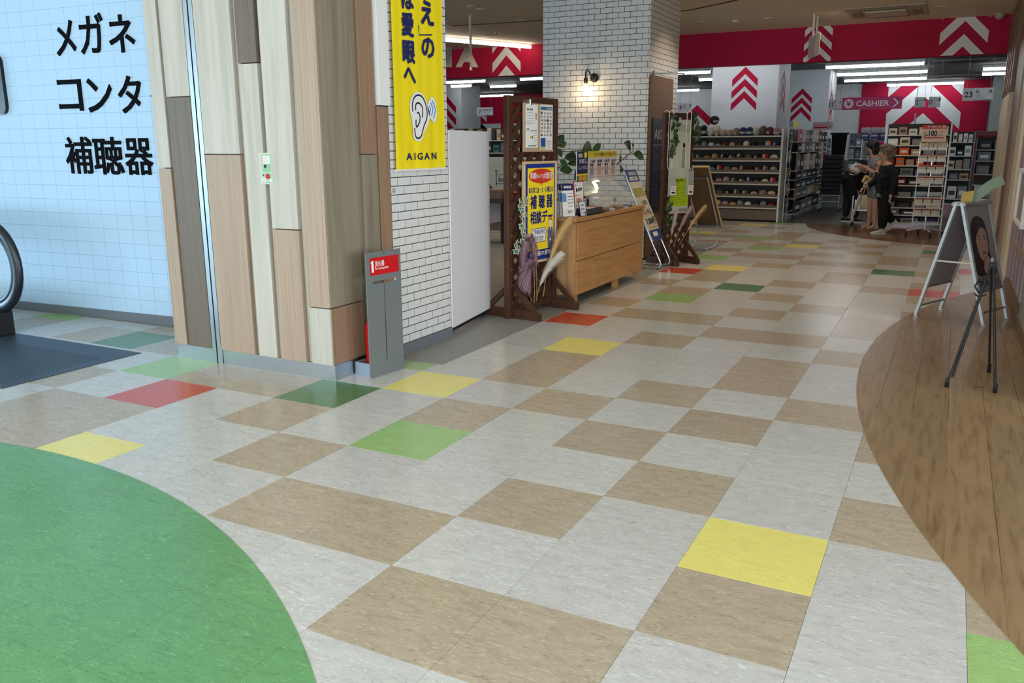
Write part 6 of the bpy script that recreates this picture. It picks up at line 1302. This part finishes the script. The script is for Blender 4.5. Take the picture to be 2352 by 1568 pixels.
R_ = {'pel': (.12, .10), 'wst': .10, 'chs': (.12, .10), 'uch': .09, 'nk': .045, 'hb': .058, 'hd': .084, 'cr': .05, 'ns': .011, 'sl': .05, 'el': .036, 'wl': .026, 'hl': .03, 'sr': .05, 'er': .036, 'wr': .026, 'hr': .03, 'll': .085, 'kl': .055, 'al': .036, 'tl': .028, 'lr': .085, 'kr': .055, 'ar': .036, 'tr': .028}
EB2 = chain('pel', 'wst', 'chs', 'uch', 'nk', 'hb', 'hd', 'cr') + chain('hd', 'ns') + chain('uch', 'sl', 'el', 'wl', 'hl') + chain('uch', 'sr', 'er', 'wr', 'hr') + chain('pel', 'll', 'kl', 'al', 'tl') + chain('pel', 'lr', 'kr', 'ar', 'tr')
g = G(); g.add(*skin(J, EB2, R_), 0, True); fingers(g, J['wl'], J['hl'], 1); fingers(g, J['wr'], J['hr'], -1); B(g, 'body', SKN, pb_)
Rt = dict(R_); Rt.update({'pel': (.14, .13), 'wst': (.135, .12), 'chs': (.14, .115), 'uch': .10, 'sl': .07, 'sr': .07}); Jt = dict(J); Jt['col'] = (.068, 0, 1.235); Rt['col'] = .068; Jt['ml'] = (.055, .175, 1.08); Jt['mr'] = (.075, -.175, 1.08); Rt['ml'] = .062; Rt['mr'] = .062
B(G().add(*skin({k: Jt[k] for k in ('pel', 'wst', 'chs', 'uch', 'col', 'sl', 'ml', 'sr', 'mr')}, chain('pel', 'wst', 'chs', 'uch', 'col') + chain('uch', 'sl', 'ml') + chain('uch', 'sr', 'mr'), Rt), 0, True), 'tee_shirt', GTEE, pb_)
Rl = dict(R_); Rl.update({'pel': (.13, .115), 'll': .11, 'lr': .11, 'kl': .095, 'kr': .095}); Jl = dict(J); Jl['kl'] = (.015, .085, .52); Jl['kr'] = (.025, -.085, .52)
B(G().add(*skin({k: Jl[k] for k in ('pel', 'll', 'kl', 'lr', 'kr')}, chain('pel', 'll', 'kl') + chain('pel', 'lr', 'kr'), Rl), 0, True), 'shorts', M('grey_shorts', (110, 112, 114), .85), pb_)
SAND = M('sandal', (150, 104, 92), .7)
for y, x in ((.085, 0), (-.085, .03)): B(G().prism([(-.06, -.035), (.1, -.042), (.18, -.02), (.18, .02), (.1, .042), (-.06, .035)], (x, y, 0), X_, Y_, Z_, .02), 'sandal', SAND, pb_)
HB = M('black_hair', (18, 17, 18), .5); g = G(); g.ball((.12, 0, 1.435), (.108, .104, .095), 16, 10); g.ball((.08, 0, 1.35), (.075, .102, .10), 14, 8); g.tube([(.14, .088, 1.44), (.13, .098, 1.36), (.115, .092, 1.27)], [.035, .032, .018], 8); g.tube([(.14, -.088, 1.44), (.13, -.098, 1.36), (.115, -.092, 1.27)], [.035, .032, .018], 8); B(g, 'hair', HB, pb_)
face(None, (.145, 0, 1.40), (1, 0, -.3), (0, 1, 0), (.3, 0, 1), .086, pb_)
ph = wp_(pb_, (.345, .03, 1.125)); T = Matrix.Translation(ph) @ Matrix.Rotation(math.radians(205), 4, 'Z') @ Matrix.Rotation(-.5, 4, 'Y')
phn = thing('phone', 'pale smartphone held in both hands by the young woman', 'phone', ph); G(T).bbox(-.075, .075, -.037, .037, -.005, .005, .004).build('case', M('phone_case', (150, 168, 160), .4), phn); G(T).box(-.068, .068, -.033, .033, .0051, .0058).build('screen', M('phone_screen', (90, 104, 106), .2), phn)
# --- person bending over the trolley
pa = thing('person', 'person in black bending over the trolley with grey cardigan tied round the waist', 'person', (-.97, 14.55, .002), math.radians(22))
J = {'pel': (-.04, 0, .88), 'wst': (.07, 0, .99), 'chs': (.20, 0, 1.06), 'uch': (.28, 0, 1.07), 'nk': (.36, 0, 1.07), 'hb': (.41, 0, 1.06), 'hd': (.48, 0, 1.03), 'cr': (.545, 0, 1.0), 'ns': (.47, 0, .94),
     'sl': (.26, .15, 1.03), 'el': (.32, .19, .80), 'wl': (.40, .15, .60), 'hl': (.42, .14, .56), 'sr': (.26, -.15, 1.03), 'er': (.32, -.19, .80), 'wr': (.40, -.15, .60), 'hr': (.42, -.14, .56),
     'll': (-.04, .085, .80), 'kl': (.0, .09, .46), 'al': (-.02, .09, .08), 'lr': (-.03, -.085, .80), 'kr': (.05, -.09, .46), 'ar': (.12, -.09, .08)}
R_ = {'pel': (.12, .11), 'wst': .105, 'chs': (.12, .11), 'uch': .10, 'nk': .05, 'hb': .06, 'hd': .085, 'cr': .055, 'ns': .012, 'sl': .055, 'el': .04, 'wl': .028, 'hl': .03, 'sr': .055, 'er': .04, 'wr': .028, 'hr': .03, 'll': .09, 'kl': .06, 'al': .042, 'lr': .09, 'kr': .06, 'ar': .042}
g = G(); g.add(*skin(J, EB, R_), 0, True); fingers(g, J['wl'], J['hl'], 1); fingers(g, J['wr'], J['hr'], -1); B(g, 'body', SKN, pa)
Rt = dict(R_); Rt.update({'wst': (.125, .12), 'chs': (.14, .13), 'uch': .12, 'sl': .085, 'el': .075, 'wl': .05, 'sr': .085, 'er': .075, 'wr': .05}); Jt = dict(J); Jt['wst'] = (.155, 0, 1.035)
B(G().add(*skin({k: Jt[k] for k in ('wst', 'chs', 'uch', 'sl', 'el', 'wl', 'sr', 'er', 'wr')}, chain('wst', 'chs', 'uch') + chain('uch', 'sl', 'el', 'wl') + chain('uch', 'sr', 'er', 'wr'), Rt), 0, True), 'jacket', BKC, pa)
B(G().prism([(.13, 1.02), (.13, .62), (.34, .52), (.40, .98)], (0, .11, 0), X_, Z_, (0, 1, 0), .05), 'jacket_flap', BKC, pa)
B(G().add(*skin({'a': (-.02, 0, .93), 'b': (.07, 0, 1.0), 'c': (.17, 0, 1.045)}, [('a', 'b'), ('b', 'c')], {'a': (.122, .118), 'b': (.124, .12), 'c': .12}), 0, True), 'shirt_hem', WHITE, pa)
B(G().add(*skin({'a': (-.07, 0, .88), 'b': (-.02, 0, .92)}, [('a', 'b')], {'a': (.155, .145), 'b': (.16, .15)}), 0, True), 'tied_cardigan', M('cardigan_grey', (112, 104, 96), .9), pa)
for x0, y in ((-.10, .13), (.06, .15)): B(G().prism([(-.03, 0), (.03, 0), (.05, -.36), (-.05, -.38)], (x0, y, .92), X_, Z_, Y_, .02), 'cardigan_sleeve', M('cardigan_grey', (112, 104, 96), .9), pa)
Rl = dict(R_); Rl.update({'pel': (.13, .12), 'll': .11, 'kl': .085, 'al': .062, 'lr': .11, 'kr': .085, 'ar': .062})
B(G().add(*skin({k: J[k] for k in ('pel', 'll', 'kl', 'al', 'lr', 'kr', 'ar')}, chain('pel', 'll', 'kl', 'al') + chain('pel', 'lr', 'kr', 'ar'), Rl), 0, True), 'trousers', DKT, pa)
shoe((-.02, .09, 0), 0, 0, .25, BLACK, SOLE, pa); shoe((.12, -.09, 0), 0, 0, .25, BLACK, SOLE, pa)
B(G(Matrix.Translation((-.09, -.16, .87)) @ Matrix.Rotation(.3, 4, 'Y')).bbox(-.09, .09, -.03, .03, -.08, .08, .02), 'waist_pouch', BLACK, pa); B(G(Matrix.Translation((-.09, -.195, .87)) @ Matrix.Rotation(.3, 4, 'Y')).bbox(-.02, .06, -.004, .004, .03, .045, .001), 'pouch_tag', WHITE, pa)
B(G().ball((.475, 0, 1.05), (.095, .098, .09), 14, 9), 'hair', HB, pa); face(None, (.48, 0, 1.0), (.3, 0, -1), (0, 1, 0), (.9, 0, .3), .085, pa)
# trolley and tote
tl = thing('shopping_trolley', 'small white wheeled trolley frame between the bending person and the women', 'trolley', (-.67, 13.9, 0))
for x in (-.83, -.51):
    G().tube([(x, 13.78, .065), (x, 13.78, .54)], .011, 8).build('post', WHITE, tl); G().tube([(x, 14.05, .065), (x, 14.05, .28)], .011, 8).build('post', WHITE, tl); G().tube([(x, 13.78, .28), (x, 14.05, .28)], .010, 8).build('side_bar', WHITE, tl)
    for y in (13.78, 14.05): G().lathe([(0, -.012), (.032, -.012), (.032, .012), (0, .012)], (x, y, .033), 12, 0, 'x').build('caster', BLACK, tl)
for y in (13.78, 14.05): G().tube([(-.83, y, .28), (-.51, y, .28)], .010, 8).build('cross_bar', WHITE, tl)
G().bbox(-.82, -.52, 13.79, 14.04, .285, .30, .004).build('deck', WIRE, tl); G().bbox(-.80, -.71, 13.80, 13.81, .31, .47, .002).build('notice', PAPER, tl)
tb_ = thing('tote_bag', 'cream canvas tote bag standing on the small white trolley deck', 'bag', (-.60, 13.92, .302))
v = []; f = []; n = 14
for z, w, d_ in ((.302, .09, .03), (.315, .115, .045), (.42, .118, .05), (.55, .122, .035)):
    for i in range(n): a = 2 * pi * i / n; v.append((-.62 + w * math.cos(a), 13.92 + d_ * math.sin(a), z + (.008 * math.sin(3 * a) if z > .4 else 0)))
for k in range(3):
    for i in range(n): f.append((k * n + i, k * n + (i + 1) % n, k * n + n + (i + 1) % n, k * n + n + i))
f.append(tuple(range(n - 1, -1, -1))); G().add(v, f, 0, True).build('body', M('canvas_cream', (198, 182, 150), .85), tb_)
for dy in (-.03, .03): G().tube([(-.68, 13.92 + dy, .54), (-.66, 13.92 + dy, .64), (-.62, 13.91 + dy * .4, .72), (-.58, 13.92 + dy, .64), (-.56, 13.92 + dy, .54)], .008, 6).build('strap', M('canvas_strap', (186, 170, 140), .85), tb_)
